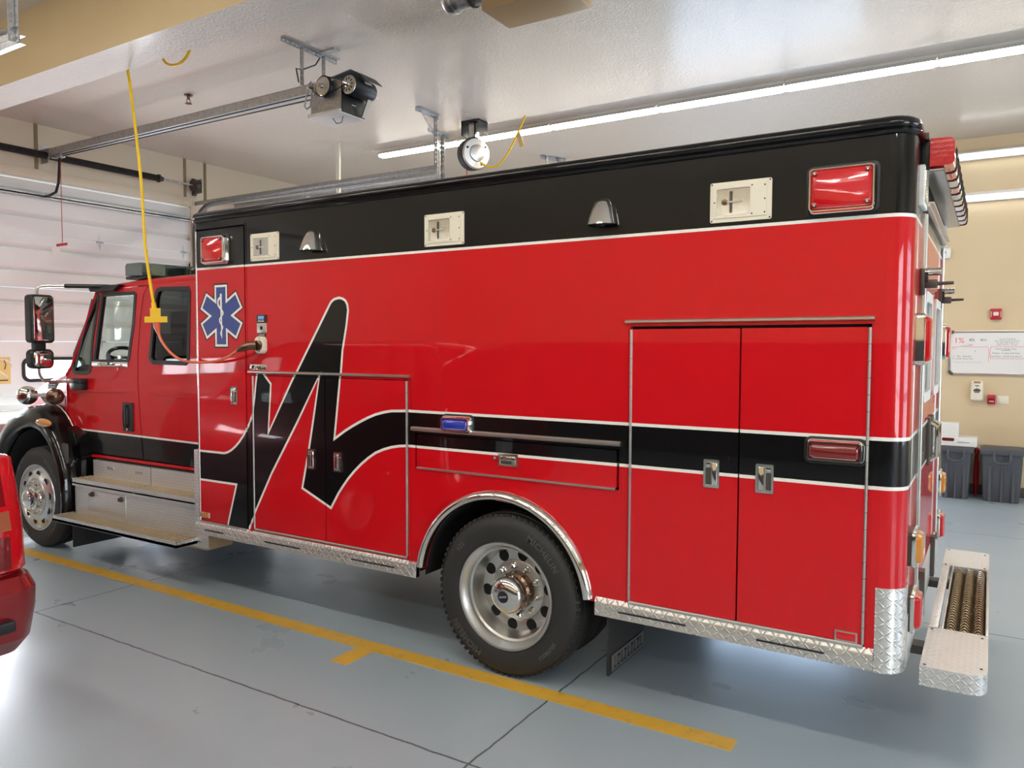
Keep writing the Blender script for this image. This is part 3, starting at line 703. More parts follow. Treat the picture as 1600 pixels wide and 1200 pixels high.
for x in (-.022, .080):
    for k in range(5): b.box(x-.004, x+.008, YW-.052, YW-.049, 2.265+k*.014, 2.271+k*.014, 'white_line')
b.build('lettering', t)
t = empty('soap_dispenser', (-.147, YW, 1.2), 'beige hand sanitizer dispenser on the wall under the whiteboard', 'dispenser')
b = B(); b.rprism(-.219, -.074, 1.20, 1.456, .03, FY(YW), 0, .095, 'cream', .03); b.build('housing', t)
b = B(); b.rprism(-.185, -.108, 1.425, 1.45, .01, FY(YW-.085), 0, .014, 'brown_paint', .003); b.prism(arc(-.146, 1.325, .042, .035, 0, 180, 10), FY(YW-.095), 0, .002, 'dark_steel'); b.box(-.175, -.118, YW-.098, YW-.09, 1.308, 1.322, 'dark_steel'); b.box(-.17, -.122, YW-.0965, YW-.09, 1.392, 1.402, 'dark_steel'); b.box(-.155, -.137, YW-.0965, YW-.09, 1.378, 1.384, 'dark_steel'); b.build('label', t)
t = empty('pull_station', (.015, YW, 1.16), 'small red fire alarm pull station beside the light switch plate', 'fire alarm')
b = B(); b.rprism(-.03, .057, 1.162, 1.282, .008, FY(YW), 0, .045, 'red_plastic', .006); b.build('body', t)
b = B(); b.box(-.02, .047, YW-.062, YW-.04, 1.215, 1.24, 'dark_red_lens', .004); b.box(-.012, .038, YW-.047, YW-.044, 1.196, 1.206, 'white_line'); b.build('pull_bar', t)
t = empty('switch_plate', (.135, YW, 1.17), 'cream double light switch plate right of the red pull station', 'light switch')
b = B(); b.rprism(.071, .198, 1.171, 1.27, .006, FY(YW), 0, .008, 'cream', .003); b.build('plate', t)
for x in (.105, .165):
    b = B(); b.box(x-.014, x+.014, YW-.014, YW-.007, 1.19, 1.25, 'cream', .002); b.build('rocker', t)
b = B(); b.box(-.555, -.482, YW-.05, YW, 3.02, 3.155, 'white_plastic', .008); b.box(-.50, -.49, YW-.052, YW-.05, 3.14, 3.146, 'dark')
tag(b.build('motion_sensor'), 'small white sensor box high on the beige wall beside the truck rear', 'sensor')
# grey bins
def bin_(x0, x1, label):
    t = empty('storage_bin', ((x0+x1)/2, 7.5, 0), label, 'bin', 'grey bins by the wall')
    y0, y1, h = 7.36, 7.78, .64; b = B()
    r = lambda z, i: [Vector((u, v, z)) for u, v in rrect(x0+i, x1-i, y0+i, y1-i, .03, 3)]
    b.loft([r(0, .035), r(.03, .028), r(h, 0), r(h, .012), r(.03, .045)], 'bin_grey', True, True, True)
    for fx in (.22, .5, .78):
        x = x0+(x1-x0)*fx; b.obox((x, y0+.014, h*.42), (1, 0, 0), (0, .045, 1), (0, 1, 0), .010 if fx == .5 else .016, h*.41, .012, 'bin_grey')
    b.build('body', t)
    b = B(); b.loft([r(h-.06, -.014), r(h-.01, -.016), r(h+.005, -.012), r(h+.005, .02), r(h-.05, .02)], 'bin_grey', True); b.build('rim', t)
    b = B(); xm = (x0+x1)/2; b.tube(smooth([(xm-.085, y0-.012, h-.03), (xm-.085, y0-.05, h-.06), (xm-.08, y0-.055, h-.13), (xm-.04, y0-.055, h-.155), (xm+.04, y0-.055, h-.155), (xm+.08, y0-.055, h-.13), (xm+.085, y0-.05, h-.06), (xm+.085, y0-.012, h-.03)], 3), .014, 'bin_grey', 8); b.build('handle', t)
    b = B(); b.box(x0+.02, x1-.02, y0+.015, y1-.02, h-.02, h+.012, 'bin_grey', .006); b.build('lid', t)
    return t
bin_(-.512, -.172, 'dark grey bin with cartons on its lid, next to the truck rear corner')
bin_(-.075, .36, 'scuffed dark grey bin with closed lid, standing right of the other bin')
t = empty('carton', (-.32, 7.55, .652), 'long flat white carton with dark oval cutout lying on the grey bin', 'box')
b = B(); b.box(-.53, -.122, 7.37, 7.70, .655, .762, 'white_plastic', .003); b.build('box', t)
b = B(); b.rprism(-.50, -.365, .715, .755, .018, FY(7.369), 0, .002, 'dark_red_lens'); b.box(-.33, -.20, 7.366, 7.369, .70, .712, 'scuffed_silver'); b.build('print', t)
b = B(); b.box(-.55, -.323, 7.42, 7.64, .763, .932, 'white_plastic', .003)
tag(b.build('carton'), 'upright white carton standing on top of the flat carton at the truck rear', 'box')
t = empty('red_bag', (-.12, 7.6, 0), 'red cloth corner showing in the gap between the two grey bins', 'bag')
b = B(); b.sphere((-.1235, 7.58, .585), .029, .09, .05, 'red_plastic', 14, 8); b.sphere((-.1235, 7.62, .30), .028, .10, .30, 'red_plastic', 12, 8); b.build('cloth', t)

# ================================================================== AMBULANCE
A = empty('ambulance', (-4.3, 1.22, 0), 'red and black ambulance truck with big black letter graphic parked in the bay', 'ambulance')
BW = 2.44                       # body width: near side y=0, far side y=BW
XB0, XB1 = -5.05, -.29          # box front and rear
RB = .10
ZB, ZT = .535, 2.775            # painted side panel
WL0, WL1 = 2.430, 2.445         # thin white line under the black roof band
LW = .008                       # half width of the pinstripes
arcR = lambda pts: pts
Mpoly = [(-5.06, 1.096), (-4.711, 1.098), (-4.671, 1.108), (-4.631, 1.127), (-4.585, 1.157), (-4.543, 1.193), (-4.495, 1.244), (-4.455, 1.302), (-4.42, 1.362), (-4.394, 1.429), (-4.375, 1.52), (-4.362, 1.61), (-4.347, 1.690), (-4.290, 1.690),
         (-4.208, 1.615), (-4.240, 1.275), (-4.015, 1.620), (-3.95, 1.715), (-3.857, 1.848), (-3.75, 2.00), (-3.646, 2.149), (-3.630, 2.166), (-3.606, 2.179), (-3.567, 2.186), (-3.535, 2.180), (-3.510, 2.166), (-3.495, 2.143), (-3.488, 2.104),
         (-3.505, 2.00), (-3.539, 1.849), (-3.563, 1.633), (-3.612, 1.275), (-3.517, 1.333), (-3.455, 1.366), (-3.392, 1.396), (-3.325, 1.426), (-3.258, 1.451), (-3.19, 1.468), (-3.127, 1.479), (-3.007, 1.485), (-.20, 1.485),
         (-.20, 1.272), (-3.008, 1.272), (-3.07, 1.266), (-3.129, 1.255), (-3.195, 1.236), (-3.260, 1.210), (-3.32, 1.173), (-3.381, 1.129), (-3.438, 1.080), (-3.492, 1.027), (-3.536, .976), (-3.578, .924), (-3.648, .818),
         (-3.912, .923), (-3.844, 1.198), (-3.797, 1.414), (-3.740, 1.690), (-3.955, 1.363), (-4.213, .993), (-4.383, .710), (-4.485, .52), (-4.695, .52), (-4.675, .598), (-4.581, .882), (-5.06, .882)]
Min, Mout = offset(Mpoly, LW), offset(Mpoly, -LW)
if sum((Min[i-1][0]*Min[i][1]-Min[i][0]*Min[i-1][1]) for i in range(len(Min))) and not inside((-4.7, 1.0), Min): Min, Mout = Mout, Min
aM = lambda P: abs(sum(P[i-1][0]*P[i][1]-P[i][0]*P[i-1][1] for i in range(len(P))))
if aM(Min) > aM(Mout): Min, Mout = Mout, Min
# six-pointed emergency star
sc_, sr_ = (-4.722, 2.092), .232
def star(scale):
    pts = []; w = .076*scale[1]; L = sr_*scale[0]
    for k in range(6):
        a = PI/2+k*PI/3; d = Vector((math.cos(a), math.sin(a))); p = Vector((-d.y, d.x)); ww = w
        pts += [d*L-p*ww, d*L+p*ww]
        a2 = a+PI/6; pts.append(Vector((math.cos(a2), math.sin(a2)))*(ww/math.sin(PI/6)*1.0))
    return [(sc_[0]+q.x*1.03, sc_[1]+q.y) for q in pts]
STAR = [(star((1, 1)), 'black_paint'), (star((.955, .88)), 'white_line'), (star((.885, .66)), 'blue_decal')]
# snake and staff of the star
def ribbon(pts, w):
    P = [Vector(p) for p in pts]; L, R = [], []
    for i, p in enumerate(P):
        t = (P[min(i+1, len(P)-1)]-P[max(i-1, 0)]).normalized(); n = Vector((-t.y, t.x)); ww = w[i] if isinstance(w, list) else w
        L.append(tuple(p+n*ww)); R.append(tuple(p-n*ww))
    return L+R[::-1]
snake = smooth([(-4.722, 2.226, 0), (-4.752, 2.205, 0), (-4.752, 2.17, 0), (-4.718, 2.135, 0), (-4.700, 2.11, 0), (-4.722, 2.085, 0), (-4.740, 2.060, 0), (-4.722, 2.03, 0), (-4.706, 2.01, 0), (-4.720, 1.985, 0), (-4.730, 1.965, 0), (-4.718, 1.945, 0)], 4)
STAR += [(ribbon([(-4.722, 2.25), (-4.72, 2.1), (-4.717, 1.93)], [.010, .008, .003]), 'white_line'),
         (ribbon([(p.x, p.y) for p in snake], [.009-.005*i/len(snake) for i in range(len(snake))]), 'white_line')]
BAND = [([(-5.2, WL0), (.2, WL0), (.2, 3), (-5.2, 3)], 'white_line'), ([(-5.2, WL1), (.2, WL1), (.2, 3), (-5.2, 3)], 'black_paint')]
GRAPH = BAND+[(Mout, 'white_line'), (Min, 'black_paint')]+STAR
# compartment doors: x0,x1,z0,z1
D = {'tall': (-4.985, -4.468, .575, 2.712), 'ma': (-4.385, -3.697, .592, 1.668), 'mb': (-3.690, -3.012, .592, 1.668), 'ra': (-1.540, -1.002, .578, 1.966), 'rb': (-.994, -.452, .578, 1.966), 'fuel': (-2.930, -1.622, 1.152, 1.346)}
R4 = lambda x0, x1, z0, z1: [(x0, z0), (x1, z0), (x1, z1), (x0, z1)]
gaps = [R4(-4.998, -4.455, .560, 2.725), R4(-4.398, -3.000, .578, 1.682), R4(-1.553, -.440, .562, 1.980), R4(-2.944, -1.608, 1.140, 1.358)]
ACX, ACZ, ARI, ARO = -2.338, .47, .545, .592
outer = [(XB0+.06, ZB), (ACX-ARI-.005, ZB)]+arc(ACX, ACZ, ARI+.005, ARI+.005, 173, 7, 28)+[(ACX+ARI+.005, ZB), (-.39, ZB), (-.39, ZT), (XB0+.06, ZT)]
b = B()
painted(b, outer, gaps, GRAPH, 'red_paint', FY(0), 0, -.03)
b.build('side_panel', A)
b = B()   # door recesses, wheel well and chassis floor, all dark
for g in gaps: b.box(g[0][0]-.02, g[1][0]+.02, .031, .035, g[0][1]-.02, g[2][1]+.02, 'dark')
b.loft([[Vector((x, y, z)) for x, z in arc(ACX, ACZ, ARI+.006, ARI+.006, 178, 2, 24)] for y in (.02, .72)], 'dark', False)
b.poly([(x, .72, z) for x, z in arc(ACX, ACZ, ARI+.006, ARI+.006, 178, 2, 24)], 'dark')
b.build('inner_liner', A)
b = B()
b.box(XB0+.02, ACX-.6, .04, BW-.04, .50, ZB+.03, 'dark'); b.box(ACX+.6, XB1-.02, .04, BW-.04, .50, ZB+.03, 'dark')
for y in (.75, 1.6): b.box(-8.3, XB1+.03, y, y+.08, .50, .74, 'dark_steel')
b.cyl((-2.30, .4, .468), (-2.30, 2.04, .468), .07, 'dark_steel'); b.sphere((-2.30, 1.22, .468), .2, .18, .2, 'dark_steel', 14, 8)
b.cyl((-7.48, .3, .45), (-7.48, 2.14, .45), .05, 'dark_steel'); b.build('chassis', A)
# shell: corners, front, far side, rear base coat, roof
def ringpts(i, z, x0=XB0, x1=XB1, rf=.06, rr=RB):
    out = []
    for (cx, cy, a0, r) in ((x1-rr, BW-rr, 0, rr), (x0+rf, BW-rf, 90, rf), (x0+rf, rf, 180, rf), (x1-rr, rr, 270, rr)):
        for k in range(7):
            a = math.radians(a0+15*k); q = max(r-i, .004)
            out.append(Vector((cx+q*math.cos(a), cy+q*math.sin(a), z)))
    return out
b = B(); zs = [(ZB, 'red_paint'), (1.272-LW, 'white_line'), (1.272+LW, 'black_paint'), (1.485-LW, 'white_line'), (1.485+LW, 'red_paint'), (WL0, 'white_line'), (WL1, 'black_paint'), (ZT, 'black_paint')]
rings = [ringpts(0, z) for z, _ in zs]
R = [[b.bm.verts.new(p) for p in r] for r in rings]
nr = len(R[0])
for i in range(len(R)-1):
    for j in range(nr):
        if j == 20 or j == 27: continue       # near side is the painted panel, rear gap is the painted rear wall
        b.face([R[i][j], R[i][(j+1) % nr], R[i+1][(j+1) % nr], R[i+1][j]], zs[i][1])
b.build('corner_shell', A)
# roof: drip rail, rolled edge and top
b = B()
b.loft([ringpts(-.000, ZT), ringpts(-.016, ZT+.004), ringpts(-.020, ZT+.014), ringpts(-.012, ZT+.022), ringpts(-.004, ZT+.026), ringpts(-.014, ZT+.034), ringpts(-.016, ZT+.05), ringpts(-.008, ZT+.066), ringpts(.012, ZT+.078), ringpts(.045, ZT+.084), ringpts(.09, ZT+.086)], 'black_paint', True, False, True)
b.build('roof_cap', A, 60)
# rear wall with two doors
RDs = [(.47, 1.205, .70, 2.50), (1.215, 1.95, .70, 2.50)]
REAR = [(R4(-1, 4, WL0, 3), 'white_line'), (R4(-1, 4, WL1, 3), 'black_paint'), (R4(-1, 4, 1.272-LW, 1.485+LW), 'white_line'), (R4(-1, 4, 1.272+LW, 1.485-LW), 'black_paint')]
b = B(); painted(b, R4(RB, BW-RB, ZB, ZT), [R4(.458, 1.962, .688, 2.512)], REAR, 'red_paint', FX(XB1), 0, -.03)
b.build('rear_wall', A)
b = B(); b.box(XB1-.035, XB1-.03, .43, 1.99, .66, 2.54, 'dark'); b.build('rear_recess', A)
for k, (y0, y1, z0, z1) in enumerate(RDs):
    wy0, wy1 = y0+.14, y1-.14
    b = B(); painted(b, R4(y0, y1, z0, z1), [rrect(wy0, wy1, 1.64, 2.12, .05)], REAR, 'red_paint', FX(XB1), .006, -.025)
    d = b.build('rear_door', A)
    b = B(); painted(b, rrect(wy0-.035, wy1+.035, 1.605, 2.155, .07), [rrect(wy0+.015, wy1-.015, 1.655, 2.105, .045)], [], 'white_plastic', FX(XB1), .016, -.01); b.build('window_frame', d)
    b = B(); b.prism(rrect(wy0, wy1, 1.64, 2.12, .05), FX(XB1), -.005, -.012, 'dark'); b.prism(rrect(wy0, wy1, 1.64, 2.12, .05), FX(XB1), .0, -.003, 'smoke_glass'); b.build('window_glass', d)
    yh = y0 if k == 0 else y1
    b = B(); b.cyl((XB1+.012, yh, z0), (XB1+.012, yh, z1), .010, 'scuffed_silver', 10); b.box(XB1, XB1+.010, min(yh, yh+(.035 if k else -.035)), max(yh, yh+(.035 if k else -.035)), z0, z1, 'brushed'); b.build('hinge', d)
    yg = y1-.10 if k == 0 else y0+.10
    b = B(); b.rprism(yg-.04, yg+.04, 1.24, 1.50, .012, FX(XB1), .006, .02, 'dark_steel', .004); b.tube([(XB1+.02, yg, 1.27), (XB1+.05, yg, 1.29), (XB1+.05, yg, 1.45), (XB1+.02, yg, 1.47)], .012, 'chrome', 8); b.build('handle', d)
    # door hold-open hook high on the door
    ys = (.40 if k == 0 else 1.84)
    b = B(); b.box(XB1, XB1+.02, ys-.03, ys+.03, 2.12, 2.24, 'dark_steel', .004); b.cyl((XB1+.02, ys, 2.225), (XB1+.085, ys, 2.225), .018, 'chrome', 12); b.lathe([(.030, 0), (.030, .012)], (XB1+.02, ys, 2.20), (1, 0, 0), 'black_plastic', 14)
    b.box(XB1+.02, XB1+.07, ys-.02, ys+.02, 2.15, 2.19, 'dark_steel', .006); b.tube([(XB1+.03, ys, 2.17), (XB1+.135, ys, 2.172)], [.010, .007], 'dark_steel', 8); b.build('hold_open', A)
b = B(); b.box(XB1, XB1+.03, .45, 2.0, 2.525, 2.545, 'brushed', .003); b.box(XB1, XB1+.045, .45, 2.0, 2.545, 2.552, 'brushed'); b.build('rear_drip_rail', A)
# scene lamps beside the rear doors (square framed), then high square chrome frames
for y in (.30, 2.14):
    b = B(); b.rprism(y-.09, y+.09, 2.50, 2.68, .01, FX(XB1), 0, .02, 'white_plastic', .004); b.rprism(y-.07, y+.07, 2.52, 2.66, .008, FX(XB1), .02, .026, 'reflector', .003); b.build('rear_scene_light', A)
    b = B(); b.rprism(y-.10, y+.10, 1.80, 2.03, .02, FX(XB1), 0, .040, 'chrome', .008); b.rprism(y-.085, y+.085, 1.815, 2.015, .02, FX(XB1), .040, .062, 'red_lens', .018); b.build('rear_warning_light', A)
    for z, m_, h in ((.985, 'amber_lens', .15), (.70, 'red_lens', .17)):
        yy = y-.06 if y < 1 else y+.06
        b = B(); b.rprism(yy-.09, yy+.09, z-h/2, z+h/2, .015, FX(XB1), 0, .022, 'dark_steel', .004); b.rprism(yy-.095, yy+.095, z-h/2-.005, z+h/2+.005, .02, FX(XB1), .015, .032, 'chrome', .008); b.rprism(yy-.075, yy+.075, z-h/2+.012, z+h/2-.012, .02, FX(XB1), .032, .058, m_, .022); b.build('tail_light', A)
    yy = .12 if y < 1 else 2.32
# tread plate kick panel across the rear
b = B(); b.box(XB1, XB1+.008, .12, BW-.12, .47, .70, 'tread_fine'); b.build('rear_kick_plate', A)
# tread plate corner guards wrapping the rear corners, and the front corner strip
def corner_guard(z0, z1, near):
    b = B(); rr = RB+.004; pr = []
    prof = [(-.40, -.004)]+[(XB1-RB+rr*math.sin(a), RB-rr*math.cos(a)) for a in [i*PI/20 for i in range(11)]]+[(XB1+.004, .16)]
    if not near: prof = [(x, BW-y) for x, y in prof]
    pin = [(-.40, 0.004 if near else BW-.004)]+[(XB1-RB+(RB-.004)*math.sin(a), (RB-(RB-.004)*math.cos(a)) if near else BW-(RB-(RB-.004)*math.cos(a))) for a in [i*PI/20 for i in range(11)]]+[(XB1-.004, .16 if near else BW-.16)]
    poly = prof+pin[::-1]
    b.loft([[Vector((x, y, z)) for x, y in poly] for z in (z0, z1)], 'tread_plate', True, True, True); return b
o = corner_guard(.465, .838, True).build('corner_guard', A)
for (x, z) in ((-.38, .815), (-.38, .49)):
    b = B(); b.lathe([(.008, 0), (.006, .004)], (x, -.004, z), (0, -1, 0), 'chrome', 10); b.build('bolt', o)
corner_guard(.465, .838, False).build('corner_guard', A)
b = B(); b.box(XB0-.006, XB0+.05, -.006, .12, .50, 1.10, 'tread_fine'); b.build('front_corner_guard', A)
# compartment doors
def panel_door(key, name='compartment_door'):
    x0, x1, z0, z1 = D[key]; b = B()
    painted(b, rrect(x0, x1, z0, z1, .006, 2), [], GRAPH, 'red_paint', FY(0), .005, -.025)
    bmesh.ops.remove_doubles(b.bm, verts=b.bm.verts, dist=1e-5)
    return b.build(name, A)
doors = {k: panel_door(k, 'compartment_door' if k != 'fuel' else 'fuel_hatch') for k in D}
def hinge(key, x):
    x0, x1, z0, z1 = D[key]; b = B(); n = int((z1-z0)/.07); h = (z1-z0)/n
    for i in range(n): b.cyl((x, -.006, z0+i*h+.001), (x, -.006, z0+(i+1)*h-.001), .0065, 'scuffed_silver', 8)
    b.build('hinge', doors[key])
for k, x in (('tall', -4.992), ('ma', -4.392), ('mb', -3.006), ('ra', -1.547), ('rb', -.446)): hinge(k, x)
def trim_bar(name, x0, x1, z0, z1, dep, par):
    b = B(); prof = [(0, z0), (-dep*.6, z0), (-dep, z0+(z1-z0)*.3), (-dep, z1-(z1-z0)*.25), (-dep*.7, z1), (0, z1)]
    b.loft([[Vector((x, y, z)) for y, z in prof] for x in (x0, x1)], 'brushed', True, True, True); b.build(name, par)
trim_bar('drip_trim', -4.427, -2.975, 1.684, 1.704, .022, A); trim_bar('drip_trim', -1.576, -.428, 1.993, 2.015, .024, A); trim_bar('drip_trim', -2.964, -1.596, 1.368, 1.394, .024, A)
trim_bar('sill_trim', -4.392, -3.006, .576, .590, .012, A); trim_bar('sill_trim', -1.547, -.446, .560, .577, .014, A); trim_bar('sill_trim', -2.928, -1.626, 1.138, 1.152, .014, A); trim_bar('sill_trim', -4.985, -4.468, .560, .572, .010, A)
# raised outline around the door openings
for x0, x1, z0, z1 in ((-4.432, -2.980, .560, 1.684), (-1.572, -.424, .545, 1.993), (-2.955, -1.598, 1.128, 1.366), (-5.0, -4.447, .55, 2.738)):
    b = B()
    for seg in (R4(x0, x0+.010, z0, z1), R4(x1-.010, x1, z0, z1)): 
        painted(b, seg, [], GRAPH, 'red_paint', FY(0), .003, -.001)
    painted(b, R4(x0+.010, x1-.010, z1-.012, z1), [], GRAPH, 'red_paint', FY(0), .003, -.001)
    b.build('opening_frame', A)
# paddle latches
def latch(par, x0, x1, z0, z1, flip=False, horiz=False):
    b = B(); f = FY(-.005)
    painted(b, rrect(x0, x1, z0, z1, .006, 3), [rrect(x0+.010, x1-.010, z0+.010, z1-.010, .004, 2)], [], 'chrome', f, .008, 0)
    b.rprism(x0+.008, x1-.008, z0+.008, z1-.008, .004, f, 0, .001, 'brushed', 0)
    h = b.build('handle', par); b = B(); w = x1-x0; hh = z1-z0
    if not horiz:
        a = x0+w*(.52 if flip else .14); c = x0+w*(.86 if flip else .50)
        b.rprism(a, c, z0+.014, z1-(.014), .004, f, .001, .012, 'chrome', .003); b.build('paddle', h)
        b = B(); a = x0+w*(.14 if flip else .56); c = x0+w*(.46 if flip else .86)
        b.rprism(a, c, z0+.014, z1-hh*.30, .003, f, .001, .003, 'dark_steel', 0); b.build('latch_pocket', h)
        b = B(); b.lathe([(w*.15, 0), (w*.15, .006), (w*.07, .007)], ((a+c)/2, -.006, z1-hh*.17), (0, -1, 0), 'chrome', 14); b.build('keyhole', h)
    else:
        b.rprism(x0+.016, x1-.016, z0+hh*.5, z1-.014, .004, f, .001, .012, 'chrome', .003); b.build('paddle', h)
        b = B(); b.rprism(x0+.016, x1-.045, z0+.014, z0+hh*.42, .003, f, .001, .003, 'dark_steel', 0); b.build('latch_pocket', h)
        b = B(); b.lathe([(.013, 0), (.013, .006), (.006, .007)], (x1-.028, -.006, z0+.026), (0, -1, 0), 'brushed', 14); b.build('keyhole', h)
latch(doors['tall'], -4.624, -4.551, 1.456, 1.588); latch(doors['ma'], -3.857, -3.789, 1.058, 1.194, True); latch(doors['mb'], -3.616, -3.541, 1.060, 1.192)
latch(doors['ra'], -1.164, -1.088, 1.204, 1.340, True); latch(doors['rb'], -.917, -.836, 1.203, 1.338); latch(doors['fuel'], -2.343, -2.211, 1.206, 1.279, False, True)
b = B(); b.lathe([(.010, 0), (.008, .008), (.003, .010)], (-2.366, -.005, 1.248), (0, -1, 0), 'brushed', 12); b.build('lock_button', doors['fuel'])
# warning lights
def warn(par, cx, cz, w, h, lens, dep=.05, y=0):
    b = B(); f = FY(y)
    b.rprism(cx-w/2-.008, cx+w/2+.008, cz-h/2-.008, cz+h/2+.008, .03, f, 0, .006, 'black_plastic', .003)
    b.loft([[f(u, v, d) for u, v in rrect(cx-w/2+i, cx+w/2-i, cz-h/2+i, cz+h/2-i, max(.028-i, .008), 5)] for i, d in ((0, .004), (.004, dep*.7), (.010, dep), (.016, dep), (.020, dep-.008))], 'chrome', True)
    t = b.build('warning_light', par)
    b = B(); w2, h2 = w/2-.019, h/2-.019
    b.loft([[f(u, v, d) for u, v in rrect(cx-w2+i, cx+w2-i, cz-h2+i, cz+h2-i, .014, 5)] for i, d in ((0, dep-.012), (.003, dep-.002), (.012, dep+.006))], lens, True, False, True); b.build('lens', t, 60)
    if h > .12:
        for sx in (-1, 1):
            for sz in (-1, 1):
                b = B(); b.lathe([(.012, 0), (.012, .009), (.006, .011)], f(cx+sx*(w2-.016), cz+sz*(h2-.016), dep), (0, -1, 0), 'dark_red_lens', 12); b.lathe([(.004, .011), (.004, .0125)], f(cx+sx*(w2-.016), cz+sz*(h2-.016), dep), (0, -1, 0), 'brushed', 8); b.build('screw', t)
    else:
        for sx in (-1, 1):
            for sz in (-1, 1):
                b = B(); b.lathe([(.004, 0), (.003, .008)], f(cx+sx*(w2-.010), cz+sz*(h2-.010), dep), (0, -1, 0), 'chrome', 8); b.build('screw', t)
    return t
warn(A, -.570, 2.562, .282, .206, 'red_lens')['label'] = 'large red warning light at the rear end of the black band'
warn(doors['tall'] if False else A, -4.752, 2.562, .262, .206, 'red_lens', y=-.005)['label'] = 'large red warning light on the tall front compartment door'
warn(A, -2.625, 1.425, .215, .100, 'blue_lens', .045)['label'] = 'blue warning light on the black stripe'
warn(A, -.575, 1.421, .245, .106, 'dark_red_lens', .045, -.005)['label'] = 'dark red marker light on the rear compartment door'
# recessed flood lights
for cx in (-4.255, -2.724, -1.011):
    w, h = .284, .186; x0, x1, z0, z1 = cx-w/2, cx+w/2, 2.556-h/2, 2.556+h/2
    wx = (x0+.030, x0+.188, z0+.032, z1-.032)
    b = B(); painted(b, rrect(x0, x1, z0, z1, .008, 3), [rrect(*wx, .004, 2)], [], 'cream', FY(0), .006, -.0)
    painted(b, rrect(x0+.015, x1-.022, z0+.018, z1-.014, .004, 2), [rrect(*wx, .004, 2)], [], 'cream', FY(0), .011, .006)
    t = b.build('flood_light', A)
    b = B(); xm, zm = (wx[0]+wx[1])/2, (wx[2]+wx[3])/2
    q = lambda i, d: [FY(0)(u, v, d) for u, v in R4(wx[0]+i, wx[1]-i, wx[2]+i*.7, wx[3]-i*.7)]
    b.loft([q(-.002, .002), q(.020, .0008)], 'reflector', True); b.poly(q(.020, .0008), 'reflector')
    b.loft([[FY(0)(u, v, .0022) for u, v in R4(wx[0]+.06, wx[0]+.074, wx[2]+.012, wx[3]-.012)], [FY(0)(u, v, .004) for u, v in R4(wx[0]+.063, wx[0]+.071, wx[2]+.012, wx[3]-.012)]], 'dark_steel', True, True, True)
    b.build('reflector', t)
    b = B(); b.lathe([(.014, 0), (.014, .003), (.006, .0035)], (wx[0]+.036, -.001, zm), (0, -1, 0), 'bronze', 14); b.obox((wx[0]+.085, -.0045, zm), (1, 0, 0), (0, 1, 0), (0, 0, 1), .036, .002, .004, 'clear_lens'); b.build('bulb', t)
    b = B(); b.box(wx[0]-.001, wx[1]+.001, -.0095, -.0075, wx[2]-.001, wx[3]+.001, 'lens_cover'); b.build('lens', t)
    for sx, sz in ((x0+.008, z0+.008), (x1-.008, z0+.008), (x0+.008, z1-.008), (x1-.008, z1-.008), (x0+.022, (z0+z1)/2), (x1-.030, (z0+z1)/2), (x1-.030, z0+.032), (x1-.030, z1-.03), (wx[1]+.008, z0+.03), (wx[1]+.008, z1-.026)):
        b = B(); b.lathe([(.0045, 0), (.003, .002)], (sx, -.0105 if x0+.02 < sx < x1-.02 else -.006, sz), (0, -1, 0), 'dark_steel', 8); b.build('screw', t)
# chrome hooded courtesy lights
for cx in (-3.79, -1.706):
    b = B(); n = 14
    rings = []
    for z, hw, dp in ((2.632, .012, .012), (2.626, .030, .030), (2.610, .042, .048), (2.575, .056, .066), (2.535, .068, .082), (2.497, .078, .092)):
        rings.append([Vector((cx+hw*1.0*math.cos(PI-PI*i/n), -(dp*(math.sin(PI*i/n)**.6)), z)) for i in range(n+1)]+[Vector((cx, .001, z))])
    b.loft(rings, 'chrome', True, True, False); t = b.build('courtesy_light', A, 50)
    b = B(); b.box(cx-.06, cx+.06, -.065, -.002, 2.498, 2.512, 'dark', .003); b.lathe([(.022, 0), (.018, .01)], (cx, -.035, 2.500), (0, 0, -1), 'black_plastic', 12); b.build('lamp', t)
# charger display, ejector cover, shore power inlet
b = B(); b.rprism(-4.339, -4.247, 2.036, 2.091, .004, FY(0), 0, .010, 'black_plastic', .002); t = b.build('charger_panel', A)
b = B(); b.box(-4.322, -4.264, -.0115, -.010, 2.062, 2.083, 'screen'); b.build('display', t)
b = B(); b.box(-4.325, -4.262, -.0112, -.010, 2.043, 2.048, 'scuffed_silver'); b.box(-4.318, -4.30, -.0112, -.010, 2.052, 2.057, 'scuffed_silver'); b.box(-4.285, -4.268, -.0112, -.010, 2.052, 2.057, 'scuffed_silver'); b.build('lettering', t)
b = B(); b.rprism(-4.339, -4.247, 1.966, 2.034, .004, FY(0), 0, .008, 'scuffed_silver', .002); b.lathe([(.014, 0), (.010, .004)], (-4.293, -.008, 2.0), (0, -1, 0), 'dark', 12); b.build('inlet_cover', A)
b = B(); b.box(-4.328, -4.258, -.006, 0, 1.941, 1.962, 'dark_steel', .002); b.box(-4.320, -4.266, -.007, -.005, 1.949, 1.954, 'scuffed_silver'); b.build('inlet_label', A)
b = B(); b.rprism(-4.347, -4.247, 1.823, 1.942, .034, FY(0), 0, .030, 'cream', .012); t = b.build('shore_power_inlet', A)
b = B(); b.lathe([(.036, 0), (.036, .012), (.030, .016)], (-4.297, -.030, 1.880), (0, -1, 0), 'bronze', 18); b.build('socket', t)
for z in (1.838, 1.928):
    b = B(); b.lathe([(.005, 0), (.004, .003)], (-4.290, -.029, z), (0, -1, 0), 'dark_steel', 8); b.build('screw', t)
